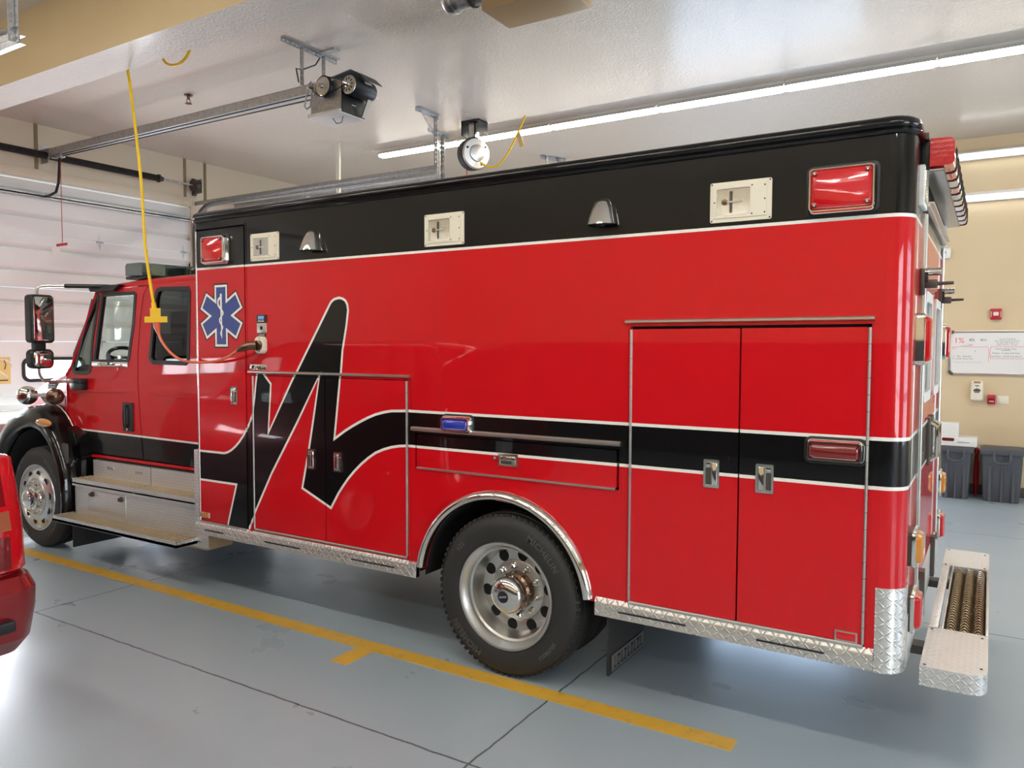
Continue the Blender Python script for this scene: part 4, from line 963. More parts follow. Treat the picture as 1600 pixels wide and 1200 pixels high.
# maker's plate over the left compartment
b = B(); b.rprism(-4.420, -4.254, 1.710, 1.748, .003, FY(0), 0, .006, 'chrome', .002); t = b.build('maker_plate', A)
b = B(); b.prism([(-4.402, 1.716), (-4.390, 1.741), (-4.374, 1.741), (-4.384, 1.716)], FY(0), .006, .008, 'black_paint')
for i, w in enumerate((.004, .010, .006, .011, .005, .009, .006, .010)):
    x = -4.366+i*.0135; b.box(x, x+w*.8, -.0075, -.0058, 1.722+(.004 if i % 3 == 1 else 0), 1.738-(.003 if i % 2 else 0), 'black_paint')
b.build('lettering', t)
# amber marker, red reflector
b = B(); b.rprism(-4.978, -4.882, .601, .641, .003, FY(-.005), 0, .010, 'brushed', .002); t = b.build('marker_light', A)
for i in range(3):
    for j in range(2):
        b = B(); b.rprism(-4.972+i*.030, -4.946+i*.030, .606+j*.0165, .620+j*.0165, .002, FY(-.015), 0, .003, 'amber_lens', .001); b.build('lens', t)
b = B(); b.rprism(-.560, -.466, .578, .625, .003, FY(-.005), 0, .006, 'brushed', .002); t = b.build('reflector', A)
b = B(); b.rprism(-.553, -.473, .585, .618, .002, FY(-.011), 0, .002, 'red_lens', .001); b.build('lens', t)
# tread plate skirts with black slots
for x0, x1, xr in ((-5.04, -2.930, 0), (-1.735, -.402, 1)):
    b = B(); prof = [(.02, .470), (-.012, .470), (-.016, .478), (-.016, .540), (-.012, .549), (.0, .566), (.02, .566)]
    pl = lambda x, s: [Vector((x, y, z)) for y, z in prof]
    b.loft([pl(x0, 0), pl(x1, 0)], 'tread_plate', True, True, True); t = b.build('skirt_rail', A, 25)
    for s0, s1 in (((-4.93, -4.72), (-4.28, -3.93), (-3.46, -3.10)) if not xr else ((-1.60, -1.24), (-.90, -.60))):
        b = B(); b.box(s0, s1, -.020, -.015, .506, .515, 'black_plastic', .002); b.build('slot', t)
b = B(); b.box(-2.99, -2.93, -.018, .02, .47, .566, 'tread_plate', .004); b.build('skirt_end', A)
# chrome wheel arch
b = B(); rings = []
for a in [172+(8-172)*i/40 for i in range(41)]:
    ca, sa = math.cos(math.radians(a)), math.sin(math.radians(a)); rings.append([Vector((ACX+r*ca, y, ACZ+r*sa)) for r, y in ((ARI-.004, .01), (ARI-.004, -.022), (ARI+.004, -.034), (ARI+.018, -.040), (ARI+.034, -.034), (ARI+.046, -.018), (ARO+.004, -.004), (ARO+.004, .004))])
b.loft(rings, 'chrome', True, True, True); t = b.build('wheel_arch_trim', A, 60)
b = B(); rr_ = ARI+.012
b.loft([[Vector((ACX+r*math.cos(math.radians(a)), y, ACZ+r*math.sin(math.radians(a)))) for r, y in ((ARI-.002, -.026), (ARI+.012, -.0385))] for a in (91, 89, 87, 85, 83, 81)], 'white_line', False)
add_text(b, 'PSI 90', .018, lambda u, v, d: Vector((ACX+.036+u, -.0365, ACZ+ARI+.004+v*.8)), 'red_marker', .0006, 1.0); b.build('pressure_label', t)

# ---------------------------------------------------------------- wheels
def wheel(cx, y0, side, rear, width=.245, R_=.468, show=True):
    """outer sidewall at y0, side=-1 faces the camera; parts: tyre, rim, hub, nuts"""
    d = Vector((0, side, 0)); o = Vector((cx, y0, R_)); t = None
    b = B(); W_ = width
    prof = [(.300, -.012), (.312, .0), (.345, .004), (.385, .008), (.415, .004), (.440, -.010), (.455, -.028), (.463, -.034), (.4635, -.070), (.457, -.072), (.457, -.080), (.468, -.082), (.468, -.118), (.460, -.120), (.460, -.128), (.468, -.130), (.468, -.165), (.457, -.167), (.457, -.175), (.4635, -.177), (.463, -W_+.034), (.44, -W_+.01), (.40, -W_), (.33, -W_), (.300, -W_+.012)]
    b.lathe(prof, o, d, 'rubber', 72, False, False)
    if rear and side < 0:     # shoulder lugs
        for i in range(72):
            a = 2*PI*(i+.5)/72; n = Vector((math.cos(a), 0, math.sin(a))); b.obox(o+n*.457+d*-.026, n, Vector((-n.z, 0, n.x)), d, .006, .011, .010, 'rubber')
    tyre = b.build('tyre', A, 40)
    if side < 0:
        def ring_text(s, size, a_mid, r):
            b = B()
            def f(u, v, dd): 
                a = a_mid-u/r; q = r+v
                return o+Vector((math.cos(a)*q, 0, math.sin(a)*q))+d*(.0065+dd*.4)
            add_text(b, s, size, f, 'rubber_letter', .003, 1.1, .001); b.build('tyre_lettering', tyre)
        ring_text('MICHELIN', .052, math.radians(48), .385); ring_text('MICHELIN', .052, math.radians(228), .385)
        ring_text('XZE', .034, math.radians(140), .385); ring_text('255/70R22.5', .026, math.radians(-42), .385)
    b = B()
    if rear:
        prof = [(.300, -.02), (.309, .0), (.306, .006), (.294, .004), (.286, -.012), (.272, -.03), (.268, -.05), (.256, -.058), (.252, -.10), (.245, -.135), (.236, -.150), (.190, -.150), (.176, -.158), (.172, -.152), (.168, -.15), (.10, -.15)]
        dz, hr, br, hl = -.150, .210, .143, .05
    else:
        prof = [(.300, -.02), (.309, .0), (.306, .006), (.296, .004), (.290, -.020), (.280, -.030), (.262, -.022), (.24, -.004), (.20, .012), (.180, .018), (.172, .010), (.168, .016), (.10, .016)]
        dz, hr, br, hl = .006, .222, .143, .06
    b.lathe(prof, o, d, 'scuffed_silver', 64, False, False); rim = b.build('rim', tyre)
    for i in range(10):
        a = 2*PI*i/10+.15; n = Vector((math.cos(a), 0, math.sin(a)))
        b = B(); b.lathe([(.034, -.004), (.034, .0025), (.026, .0025)], o+n*hr+d*(dz+(.0 if rear else -.004)), d, 'scuffed_silver', 18, True, True, ['scuffed_silver', 'dark']); 
        b.lathe([(.0305, .0022), (.0304, .0030)], o+n*hr+d*(dz+(.0 if rear else -.004)), d, 'dark', 18); b.build('hand_hole', rim)
    for i in range(10):
        a = 2*PI*(i+.5)/10+.15; n = Vector((math.cos(a), 0, math.sin(a)))
        b = B(); b.lathe([(.022, 0), (.020, .006), (.0165, .008), (.0165, .026), (.012, .030), (.0105, .030), (.0105, .042), (.006, .045)], o+n*br+d*(dz if rear else .014), d, 'chrome', 6); b.build('lug_nut', rim)
    b = B()
    if rear:
        b.lathe([(.112, -.152), (.110, -.10), (.098, -.088), (.096, -.060), (.088, -.056)], o, d, 'bronze', 32)
        for i in range(12):
            a = 2*PI*i/12; n = Vector((math.cos(a), 0, math.sin(a))); b.lathe([(.007, 0), (.006, .008)], o+n*.104+d*-.096, d, 'chrome', 8)
        hub = b.build('hub', rim)
        b = B(); b.lathe([(.096, -.056), (.105, -.050), (.107, -.040), (.101, -.018), (.086, -.002), (.060, .008), (.036, .012)], o, d, 'chrome', 40); b.build('hub_cap', hub, 60)
        b = B(); b.lathe([(.034, .011), (.034, .0145)], o, d, 'black_plastic', 24)
        for i in range(5): b.obox(o+d*.015+Vector((-.020+i*.010, 0, .004*(i-2)*.6)), (1, 0, .25), d, (0, 0, 1), .0032, .0006, .006, 'scuffed_silver')
        b.build('cap_badge', hub)
    else:
        b.lathe([(.105, .012), (.100, .05), (.085, .060), (.082, .095), (.065, .105), (.04, .108)], o, d, 'chrome', 32); b.build('hub', rim)
    return tyre
wheel(-2.300, -.012, -1, True)
wheel(-2.300, .31, -1, False); wheel(-2.300, BW+.012, 1, True); wheel(-7.48, .075, -1, False); wheel(-7.48, BW-.075, 1, False)
# mud flaps
b = B(); b.loft([[Vector((-1.685+.012*math.sin(s*2), y, z)) for y, z in rrect(.03, .52, .135, .50, .01, 2)] for s in (0, 1)], 'rubber', True, True, True)
t = b.build('mud_flap', A)
b = B(); b.box(-1.672, -1.666, .06, .50, .15, .24, 'rubber_letter', .002)
for i in range(9):
    y = .09+i*.045; b.box(-1.667, -1.660, y, y+.028, .168, .176, 'rubber_letter'); b.box(-1.667, -1.660, y, y+.008, .168, .225, 'rubber_letter')
    if i % 2: b.box(-1.667, -1.660, y, y+.028, .216, .225, 'rubber_letter')
b.build('raised_lettering', t)
b = B(); b.box(-6.985, -6.97, .12, .62, .06, .46, 'rubber', .004); b.build('mud_flap', A)

# ---------------------------------------------------------------- rear step
b = B(); SZ = .505
def endbox(y0, y1, near):
    if near: pl = [(-.228, y0), (-.06, y0), (-.03, y0+.004), (.0, y0+.016), (.018, y0+.045), (.024, y0+.08), (.024, y1), (-.228, y1)]
    else: pl = [(-.228, y0), (.024, y0), (.024, y1-.03), (.01, y1-.01), (-.02, y1), (-.228, y1)]
    return [[Vector((x, y, z)) for x, y in pl] for z in (SZ-.085, SZ)]
b.loft(endbox(.075, .63, True), 'tread_fine', True, True, True); b.loft(endbox(1.91, 2.37, False), 'tread_fine', True, True, True)
b.box(-.228, -.186, .62, 1.92, SZ-.03, SZ, 'tread_fine', .002); b.box(.012, .024, .62, 1.92, SZ-.08, SZ+.004, 'brushed', .002); b.box(-.172, -.164, .62, 1.92, SZ-.08, SZ+.002, 'brushed', .002)
st = b.build('rear_step', A)
b = B()
for r_ in range(3):
    x0 = -.162+r_*.058
    b.loft([[Vector((x0+.056*k/6, y, SZ-.052+.036*math.sin(PI*k/6))) for k in range(7)] for y in (.64, 1.90)], 'gap_shade', False)  # closed dark sheet added below the slats, painting the open slots as shaded
    n = 28
    for i in range(n):
        y = .645+i*(1.25/n); rings = []
        for k in range(7):
            s = k/6; rings.append([Vector((x0+.056*s, y+dy, SZ-.034+.036*math.sin(PI*s)+dz)) for dy, dz in ((0, -.003), (.008, .0), (.017, -.003), (.016, -.018), (.001, -.018))])
        b.loft(rings, 'grip_metal', True, True, True)
for x in (-.163, -.105, -.047, .010): b.box(x-.003, x+.003, .64, 1.90, SZ-.056, SZ-.042, 'gap_shade')
b.build('grip_grating', st)
for (x, y) in ((-.21, .10), (-.21, .60), (.0, .17), (.0, .58), (-.21, 1.93), (-.21, 2.34), (0, 1.94), (0, 2.3)):
    b = B(); b.lathe([(.007, 0), (.005, .003)], (x, y, SZ), (0, 0, 1), 'dark_steel', 8); b.build('bolt', st)
for y in (.42, 1.62):
    b = B(); b.box(XB1-.3, -.17, y, y+.09, SZ-.075, SZ-.035, 'dark_steel'); b.build('step_bracket', st)
# ---------------------------------------------------------------- rear light bar
lz0, lz1 = 2.672, 2.790; ly0, ly1 = .24, 2.20; nb = 10; L_ = (ly1-ly0)/nb
b = B(); b.box(XB1+.0, XB1+.035, ly0+.02, ly1-.02, lz0-.01, lz1+.004, 'black_plastic', .004); b.box(XB1+.01, XB1+.09, ly0+.03, ly1-.03, lz0-.016, lz0-.004, 'scuffed_silver', .002)
lb = b.build('rear_lightbar', A)
cols = ['red_lens', 'red_lens', 'clear_lens', 'red_lens', 'clear_lens', 'amber_lens', 'clear_lens', 'red_lens', 'clear_lens', 'red_lens']
for i in range(nb):
    y0 = ly0+i*L_; b = B()
    sec = [(XB1+.035, lz0), (XB1+.11, lz0), (XB1+.125, lz0+.006), (XB1+.130, lz0+.02), (XB1+.130, lz1-.02), (XB1+.124, lz1-.006), (XB1+.11, lz1), (XB1+.035, lz1+.004)]
    b.loft([[Vector((x, y, z)) for x, z in sec] for y in (y0, y0+L_-.008)], cols[i], True, True, True); b.build('lens', lb)
    b = B(); s2 = [(x+(.004 if x > XB1+.1 else 0), z+(-.004 if z < lz0+.01 else .004 if z > lz1-.01 else 0)) for x, z in sec]
    b.loft([[Vector((x, y, z)) for x, z in s2] for y in (y0+L_-.010, y0+L_-.002)], 'black_plastic', True, True, True); b.build('divider', lb)
b = B(); b.lathe([(.018, 0), (.016, .014)], (XB1+.06, ly0+.06, lz1), (0, 0, 1), 'red_lens', 14); b.box(XB1+.0, XB1+.03, ly0, ly0+.03, lz1, lz1+.03, 'dark_steel'); b.build('cap', lb)

# ---------------------------------------------------------------- cab
CY = .25; CYF = BW-.25
SB = [(-5.985, 2.372), (-6.049, 2.304), (-6.10, 2.10), (-6.145, 1.821), (-6.155, 1.55), (-6.13, 1.23), (-6.097, .912)]      # seam between the side doors
front_poly = [(-7.012, .912), (-7.05, 1.0), (-7.16, 1.08), (-7.285, 1.17), (-7.300, 1.435), (-7.238, 1.655), (-7.150, 1.70), (-6.745, 2.338), (-6.70, 2.352), (-6.35, 2.366)]+SB
rear_poly = [(p[0]+.010, p[1]) for p in SB][::-1]+[(-5.96, 2.384), (-5.075, 2.392), (-5.075, .896), (-6.09, .905)][0:0]+[(-5.955, 2.380), (-5.075, 2.388), (-5.075, .899)]
win_f = [(-6.80, 1.745), (-6.650, 2.310), (-6.625, 2.325), (-6.175, 2.322), (-6.152, 2.305), (-6.19, 2.06), (-6.270, 1.76), (-6.295, 1.735), (-6.785, 1.728)]
quarter = [(-7.155, 1.680), (-7.120, 1.800), (-6.735, 2.312), (-6.705, 2.318), (-6.697, 2.300), (-6.815, 1.90), (-6.848, 1.70), (-6.875, 1.640), (-6.925, 1.622), (-7.10, 1.620), (-7.140, 1.640)]
win_r = [(-5.965, 1.775), (-5.93, 1.742), (-5.50, 1.738), (-5.470, 1.76), (-5.438, 2.300), (-5.455, 2.328), (-5.80, 2.336), (-5.845, 2.325), (-5.875, 2.27)]
CST = [(R4(-9, -5, .905-.026, 1.104+LW), 'white_line'), (R4(-9, -5, .905, 1.104-LW), 'black_paint')]
def cstripe(x0=-7.31, z0t=1.114, z0b=.905, x1=-5.07, z1t=1.094, z1b=.887):
    return [([(x0, z0b-.007), (x1, z1b-.007), (x1, z1t+LW), (x0, z0t+LW)], 'white_line'), ([(x0, z0b+.006), (x1, z1b+.006), (x1, z1t-LW), (x0, z0t-LW)], 'black_paint')]
for near in (True, False):
    f = FY(CY) if near else FYB(CYF)
    b = B(); painted(b, front_poly, [win_f, quarter], cstripe(), 'red_paint', f, 0, -.04); df = b.build('front_door', A)
    b = B(); painted(b, rear_poly, [win_r], cstripe(), 'red_paint', f, 0, -.04); dr_ = b.build('rear_door', A)
    for par, w, gl in ((df, win_f, 'glass_clear'), (dr_, win_r, 'glass_tint'), (df, quarter, 'smoke_glass')):
        wo, wi = offset(w, .012), offset(w, -.022)
        if aM(wo) < aM(wi): wo, wi = wi, wo
        b = B(); painted(b, wo, [wi], [], 'black_plastic', f, .004, -.02); b.build('window_seal', par)
        b = B(); b.prism(w, f, -.012, -.016, gl); b.build('window_glass', par)
    b = B(); b.box(-6.82, -6.28, CY-.012 if near else CYF, CY if near else CYF+.012, 1.690, 1.732, 'chrome', .003); b.build('sill_moulding', df)
    # pull handle in a black bezel
    b = B(); b.rprism(-6.362, -6.222, 1.138, 1.386, .012, f, 0, .016, 'black_plastic', .005); h = b.build('door_handle', df)
    yy = CY-.016 if near else CYF+.016; sg = -1 if near else 1
    b = B(); b.tube(smooth([(-6.292, yy, 1.36), (-6.292, yy+.022*sg, 1.34), (-6.292, yy+.026*sg, 1.27), (-6.292, yy+.022*sg, 1.20), (-6.292, yy, 1.18)], 4), .014, 'black_plastic', 8); b.lathe([(.012, 0), (.010, .006)], (-6.292, yy, 1.157), (0, sg, 0), 'chrome', 12); b.build('grip', h)
    b = B(); b.cyl((-6.84, CY+.0 if near else CYF, 1.68), (-7.02, CY-.004 if near else CYF+.004, 1.68), .004, 'black_plastic', 6); b.obox((-6.955, CY-.002 if near else CYF+.002, 1.97), (.50, 0, 1), (0, 1, 0), (1, 0, -.5), .35, .004, .012, 'black_plastic'); b.build('quarter_divider', df)
    # rocker below the doors
    b = B(); b.box(-7.0, -5.07, CY+.004 if near else CYF-.06, CY+.06 if near else CYF-.004, .872, .896, 'red_paint'); b.box(-7.0, -5.07, CY+.02 if near else CYF-.10, CY+.10 if near else CYF-.02, .70, .872, 'dark'); b.build('rocker', A)
# body lines pressed into the doors
b = B(); b.tube([(-7.27, CY-.001, 1.437), (-6.9, CY-.005, 1.452), (-6.30, CY-.004, 1.470)], .004, 'red_paint', 8); b.tube([(-5.98, CY-.001, 1.470), (-5.7, CY-.005, 1.466), (-5.42, CY-.003, 1.462)], .004, 'red_paint', 8); b.build('door_crease', A)
# cab roof, windshield, rear wall, floor
def roofring(x, dz): 
    half = [(CY, 2.385+dz*.75), (CY+.006, 2.412+dz), (CY+.03, 2.436+dz), (CY+.09, 2.452+dz), (CY+.30, 2.466+dz), (BW/2, 2.478+dz)]
    return [Vector((x, y, z)) for y, z in half]+[Vector((x, BW-y, z)) for y, z in half[-2::-1]]
b = B(); b.loft([roofring(-5.055, 0), roofring(-5.6, .0), roofring(-6.1, -.010), roofring(-6.45, -.026), roofring(-6.66, -.050), roofring(-6.735, -.075)], 'red_paint', False)
b.bm.faces.ensure_lookup_table(); b.build('cab_roof', A, 50)
b = B()
def wsring(s): return [Vector((-6.74+(-7.20+6.74)*s-.16*(1-((y-BW/2)/(BW/2-CY))**2)*(.45+.55*s), y, 2.335+(1.66-2.335)*s)) for y in [CY+(CYF-CY)*i/10 for i in range(11)]]
b.loft([wsring(0), wsring(.5), wsring(1)], 'glass_clear', False); b.build('windshield', A, 60)
for y in (CY, CYF):
    b = B(); b.tube([(-6.735, y+(.012 if y < 1 else -.012), 2.345), (-7.17, y+(.012 if y < 1 else -.012), 1.68), (-7.26, y+(.012 if y < 1 else -.012), 1.60)], .022, 'red_paint', 8); b.build('pillar', A)
b = B(); b.box(-5.10, -5.06, CY+.02, CYF-.02, .9, 2.37, 'seat_cloth'); b.box(-7.2, -5.1, CY+.04, CYF-.04, .88, .95, 'dark'); b.build('cab_interior', A)
b = B(); b.loft([[Vector((x, CY+.06, z)) for x, z in ((-7.24, 1.0), (-7.24, 1.66), (-7.06, 1.70), (-6.96, 1.64), (-6.98, 1.0))], [Vector((x, CYF-.06, z)) for x, z in ((-7.24, 1.0), (-7.24, 1.66), (-7.06, 1.70), (-6.96, 1.64), (-6.98, 1.0))]], 'black_plastic', True, True, True); b.build('dashboard', A)
b = B(); c = Vector((-6.78, .60, 1.72)); nx = Vector((.62, 0, .78)).normalized(); ux = Vector((0, 1, 0)); vx = nx.cross(ux)
b.tube([c+(ux*math.cos(a)+vx*math.sin(a))*.215 for a in [2*PI*i/36 for i in range(37)]], .017, 'black_plastic', 10, False)
for a in (.5, PI-.5, 1.5*PI): b.tube([c-nx*.03, c+(ux*math.cos(a)+vx*math.sin(a))*.205], .014, 'black_plastic', 8)
b.lathe([(.07, 0), (.06, .03)], c-nx*.045, nx, 'black_plastic', 16); b.cyl(c-nx*.03, c-nx*.30, .03, 'black_plastic'); b.build('steering_wheel', A)
for sx, y0 in ((-6.08, .42), (-6.08, 1.52), (-5.22, .42), (-5.22, 1.52)):
    b = B(); b.box(sx-.48, sx, y0, y0+.50, 1.28, 1.42, 'seat_cloth', .04, 3); b.box(sx-.10, sx+.05, y0, y0+.50, 1.40, 1.98, 'seat_cloth', .05, 3); b.box(sx-.07, sx+.04, y0+.12, y0+.38, 1.96, 2.18, 'seat_cloth', .05, 3); b.build('seat', A)
# hood
def hood(x, yt, zt, ys, zs, yb, zb):
    half = [(yb, zb), (ys-.01, zs-.10), (ys, zs-.03), (ys+.025, zs+.01), (yt, zt-.03), (yt+.12, zt), (BW/2, zt+.02)]
    return [Vector((x, y, z)) for y, z in half]+[Vector((x, BW-y, z)) for y, z in half[-2::-1]]
b = B(); b.loft([hood(-7.245, .46, 1.685, CY+.0, 1.60, CY+.0, 1.05), hood(-7.5, .50, 1.665, .30, 1.555, .30, 1.05), hood(-7.9, .56, 1.61, .40, 1.49, .40, 1.05), hood(-8.3, .64, 1.54, .50, 1.42, .50, 1.0), hood(-8.62, .72, 1.46, .60, 1.36, .58, .95), hood(-8.74, .80, 1.36, .68, 1.27, .66, .95)], 'red_paint', False, False, False)
b.build('hood', A, 50)
b = B(); b.loft([[Vector((-8.70, y, z)) for y, z in ((.68, .75), (1.76, .75), (1.72, 1.32), (.72, 1.32))], [Vector((-8.76, y, z)) for y, z in ((.70, .75), (1.74, .75), (1.70, 1.30), (.74, 1.30))]], 'chrome', True, False, True)
for i in range(7): b.box(-8.77, -8.755, .74, 1.70, .80+i*.07, .83+i*.07, 'dark_steel')
b.build('grille', A)
b = B(); b.box(-8.95, -8.78, .12, BW-.12, .50, .78, 'chrome', .04, 3); b.build('front_bumper', A)
for y in (.42, 2.02):
    b = B(); b.rprism(y-.13, y+.13, .86, 1.06, .03, lambda u, v, d: Vector((-8.68-d, u, v)), 0, .03, 'clear_lens', .012); b.build('headlight', A)
# louvred vent on the hood side
b = B(); y = .31
pl = [(-7.70, 1.455), (-7.66, 1.535), (-7.50, 1.540), (-7.52, 1.470)]
b.prism(pl, FY(y), -.04, .010, 'black_plastic')
for i in range(3):
    b.obox((-7.60, y-.014, 1.478+.022*i), (1, 0, .05), (0, 1, 0), (0, 0, 1), .075-.006*i, .004, .004, 'galvanized')
b.build('hood_vent', A)
# fenders
def fender(near):
    cx, cz = -7.51, .49; b = B(); rings = []
    sy = lambda y: y if near else BW-y
    for i in range(31):
        a = math.radians(-14+(194)*i/30); ca, sa = math.cos(a), math.sin(a)
        rxo, rxi = (.565, .50) if ca > 0 else (.84, .62)
        rzo, rzi = (.835, .625) if sa > 0 else (.6, .5)
        pr = [(0, .16), (0, .060), (.10, .034), (.45, .030), (.80, .060), (.95, .12), (1.0, .22), (.985, .36), (.93, .56)]
        rings.append([Vector((cx+(rxi+(rxo-rxi)*t)*ca, sy(y), cz+(rzi+(rzo-rzi)*t)*sa)) for t, y in pr])
    b.loft(rings, 'black_paint', False); o = b.build('fender', A, 60)
    b = B(); rr = []
    for i in range(31):
        a = math.radians(-14+194*i/30); ca, sa = math.cos(a), math.sin(a); rxi = .505 if ca > 0 else .60; rzi = .61 if sa > 0 else .5
        rr.append([Vector((cx+rxi*ca, sy(y), cz+rzi*sa)) for y in (.10, .72)])
    b.loft(rr, 'dark', False); b.build('fender_liner', o)
    if near:
        b = B(); pts = []
        for i in range(12):
            a = math.radians(16+8.0*i); ca, sa = math.cos(a), math.sin(a); pts.append((cx+.57*ca, sy(.235 if i > 1 else .245), cz+.845*sa))
        b.tube(pts, .006, 'white_line', 6); b.build('pinstripe', o)
        b = B(); b.sphere((-7.245, .028, 1.178), .135, .022, .038, 'amber_lens', 20, 10); b.build('marker_light', o)
        b = B(); b.rprism(-7.06, -6.975, .82, 1.0, .012, FY(.10), 0, .02, 'dark_steel', .005); b.build('side_bracket', o)
    return o
fender(True); fender(False)
# splash panel between fender and steps
b = B(); b.prism([(-7.08, .45), (-6.90, .45), (-6.88, .90), (-6.93, 1.08), (-7.10, 1.14)], FY(.16), 0, -.10, 'black_paint'); b.build('splash_panel', A)
# convex mirrors on the hood
for (x, z, r, mm) in ((-7.80, 1.398, .090, 'chrome'), (-7.31, 1.405, .076, 'bronze')):
    b = B(); d = (.9, -.42, 0)
    b.lathe([(.02, -.075), (r*.6, -.06), (r*.9, -.03), (r, .0), (r*.97, .008), (r*.5, .022), (.004, .028)], (x, .17, z), d, mm, 28); b.build('convex_mirror', A, 60)
b = B(); b.tube([(-7.83, .19, 1.39), (-7.60, .22, 1.41), (-7.36, .20, 1.40)], .020, 'scuffed_silver', 10); b.tube([(-7.66, .22, 1.41), (-7.64, .26, 1.34), (-7.62, .30, 1.30)], .018, 'scuffed_silver', 8); b.build('mirror_arm', A)
# west-coast mirrors with their arms
for near in (True, False):
    s = 1 if near else -1; Y = (lambda y: y) if near else (lambda y: BW-y)
    b = B(); fX = lambda u, v, d: Vector((-7.06+d, Y(u), v)); y0, y1 = -.195, .005
    b.rprism(y0, y1, 1.895, 2.312, .035, fX, 0, .10, 'black_plastic', .02, 5); m_ = b.build('door_mirror', A, 50)
    b = B(); b.rprism(y0+.022, y1-.016, 1.915, 2.292, .022, fX, .10, .104, 'chrome', .001); b.build('mirror_glass', m_)
    b = B(); b.rprism(y0, y1, 1.672, 1.842, .045, fX, .0, .09, 'black_plastic', .03, 5); b.build('wide_angle_housing', m_, 50)
    b = B(); b.loft([[fX(u, v, d) for u, v in rrect(y0+.022+i, y1-.016-i, 1.69+i, 1.825-i, .03, 5)] for i, d in ((0, .088), (.01, .096), (.03, .102))], 'chrome', True, False, True); b.build('wide_angle_glass', m_, 60)
    b = B(); b.box(-7.045, -6.99, min(Y(-.16), Y(-.06)), max(Y(-.16), Y(-.06)), 1.83, 1.90, 'black_plastic', .008); b.build('coupling', m_)
    b = B(); b.tube(smooth([(-7.02, Y(-.11), 2.30), (-7.02, Y(-.11), 2.36), (-7.0, Y(-.07), 2.388), (-6.93, Y(.0), 2.392), (-6.86, Y(.06), 2.392)], 4), .014, 'scuffed_silver', 10); b.tube([(-6.87, Y(.05), 2.392), (-6.55, Y(.25), 2.388)], .019, 'black_plastic', 10); b.build('upper_arm', m_)
    b = B(); b.loft([[Vector((x, Y(CY-dy), z)) for x, z in ((-6.80, 2.40), (-6.32, 2.395), (-6.42, 2.345), (-6.76, 2.345))] for dy in (-.02, .045)], 'black_plastic', True, True, True); b.build('arm_mount', m_)
    b = B(); b.tube(smooth([(-7.02, Y(-.11), 1.68), (-7.02, Y(-.105), 1.62), (-7.03, Y(-.06), 1.565), (-7.05, Y(.05), 1.555), (-7.03, Y(.20), 1.545)], 4), .013, 'scuffed_silver', 10); b.build('lower_arm', m_)
    b = B(); b.box(-7.115, -6.905, min(Y(CY-.07), Y(CY)), max(Y(CY-.07), Y(CY)), 1.535, 1.575, 'black_plastic', .006); b.box(-7.10, -6.91, min(Y(CY-.06), Y(CY)), max(Y(CY-.06), Y(CY)), 1.475, 1.54, 'black_plastic', .006); b.build('lower_mount', m_)
# cab roof light bar
lbx0, lbx1 = -6.42, -6.10
b = B(); b.box(lbx0-.02, lbx1+.02, .34, 2.10, 2.450, 2.475, 'black_plastic', .005)
for y in (.52, 1.90): b.prism([(lbx0-.05, 2.380), (lbx1+.05, 2.380), (lbx1-.02, 2.455), (lbx0+.02, 2.455)], FY(y), .06, -.06, 'black_plastic')
t = b.build('roof_lightbar', A)
for y0, y1, mm in ((.30, .70, 'clear_lens'), (.705, .82, 'clear_lens'), (.825, 1.615, 'dark_steel'), (1.62, 1.735, 'clear_lens'), (1.74, 2.14, 'clear_lens')):
    b = B()
    if mm == 'clear_lens' and y1-y0 > .2:
        yo, yi = (y0, y1) if y0 < 1 else (y1, y0); q = lambda e: [Vector(p) for p in ((lbx0+.05+e, yo, 0), (lbx1-.05-e, yo, 0), (lbx1-e, yi, 0), (lbx0+e, yi, 0))]
        b.loft([[p+Vector((0, 0, z)) for p in q(e)] for z, e in ((2.475, .0), (2.480, -.008), (2.560, -.008), (2.580, .012))], 'smoke_glass', True, True, True); o = b.build('lens', t)
        b = B(); ym = (y0+y1)/2; b.box(lbx0+.07, lbx1-.07, ym-.09, ym+.12, 2.478, 2.485, 'scuffed_silver'); b.lathe([(.008, 0), (.05, .07)], (lbx1-.12, ym, 2.525), (.8, -.6, 0), 'reflector', 16); b.lathe([(.008, 0), (.05, .07)], (lbx0+.12, ym, 2.525), (-.8, -.6, 0), 'reflector', 16); b.build('reflector', t)
    else:
        b.box(lbx0, lbx1, y0, y1, 2.475, 2.580, mm if mm != 'clear_lens' else 'smoke_glass', .006); o = b.build('lens' if mm == 'clear_lens' else 'speaker_cover', t)
        if mm == 'clear_lens':
            b = B()
            for i in range(3): b.box(lbx1-.05, lbx1-.03, y0+.015+.03*i, y0+.035+.03*i, 2.495, 2.560, 'reflector')
            b.box(lbx0+.03, lbx1-.06, y0+.01, y1-.01, 2.485, 2.565, 'scuffed_silver'); b.build('lamp', o)
# ---------------------------------------------------------------- crew steps
b = B(); b.box(-6.93, -5.185, -.08, .11, .345, .372, 'tread_fine', .002); b.box(-6.93, -5.185, -.08, -.076, .345, .395, 'tread_fine'); b.box(-5.19, -5.185, -.08, .11, .345, .395, 'tread_fine'); b.box(-6.93, -6.925, -.08, .11, .345, .395, 'tread_fine')
ls = b.build('lower_step', A)
def grip(par, x0, x1, y0, y1, z):
    b = B(); rows = 4; n = int((x1-x0)/.03)
    for r_ in range(rows):
        ya = y0+(y1-y0)*r_/rows+.004; yb = y0+(y1-y0)*(r_+1)/rows-.004
        for i in range(n):
            xa = x0+(x1-x0)*i/n
            b.loft([[Vector((x, y, zz)) for y, zz in ((ya, z-.018), (ya+.006, z), (yb-.006, z), (yb, z-.018))] for x in (xa+.003, xa+(x1-x0)/n-.006)], 'tan_grip', True, True, True)
    b.build('grip_tread', par)
grip(ls, -6.92, -5.195, -.072, .104, .396)
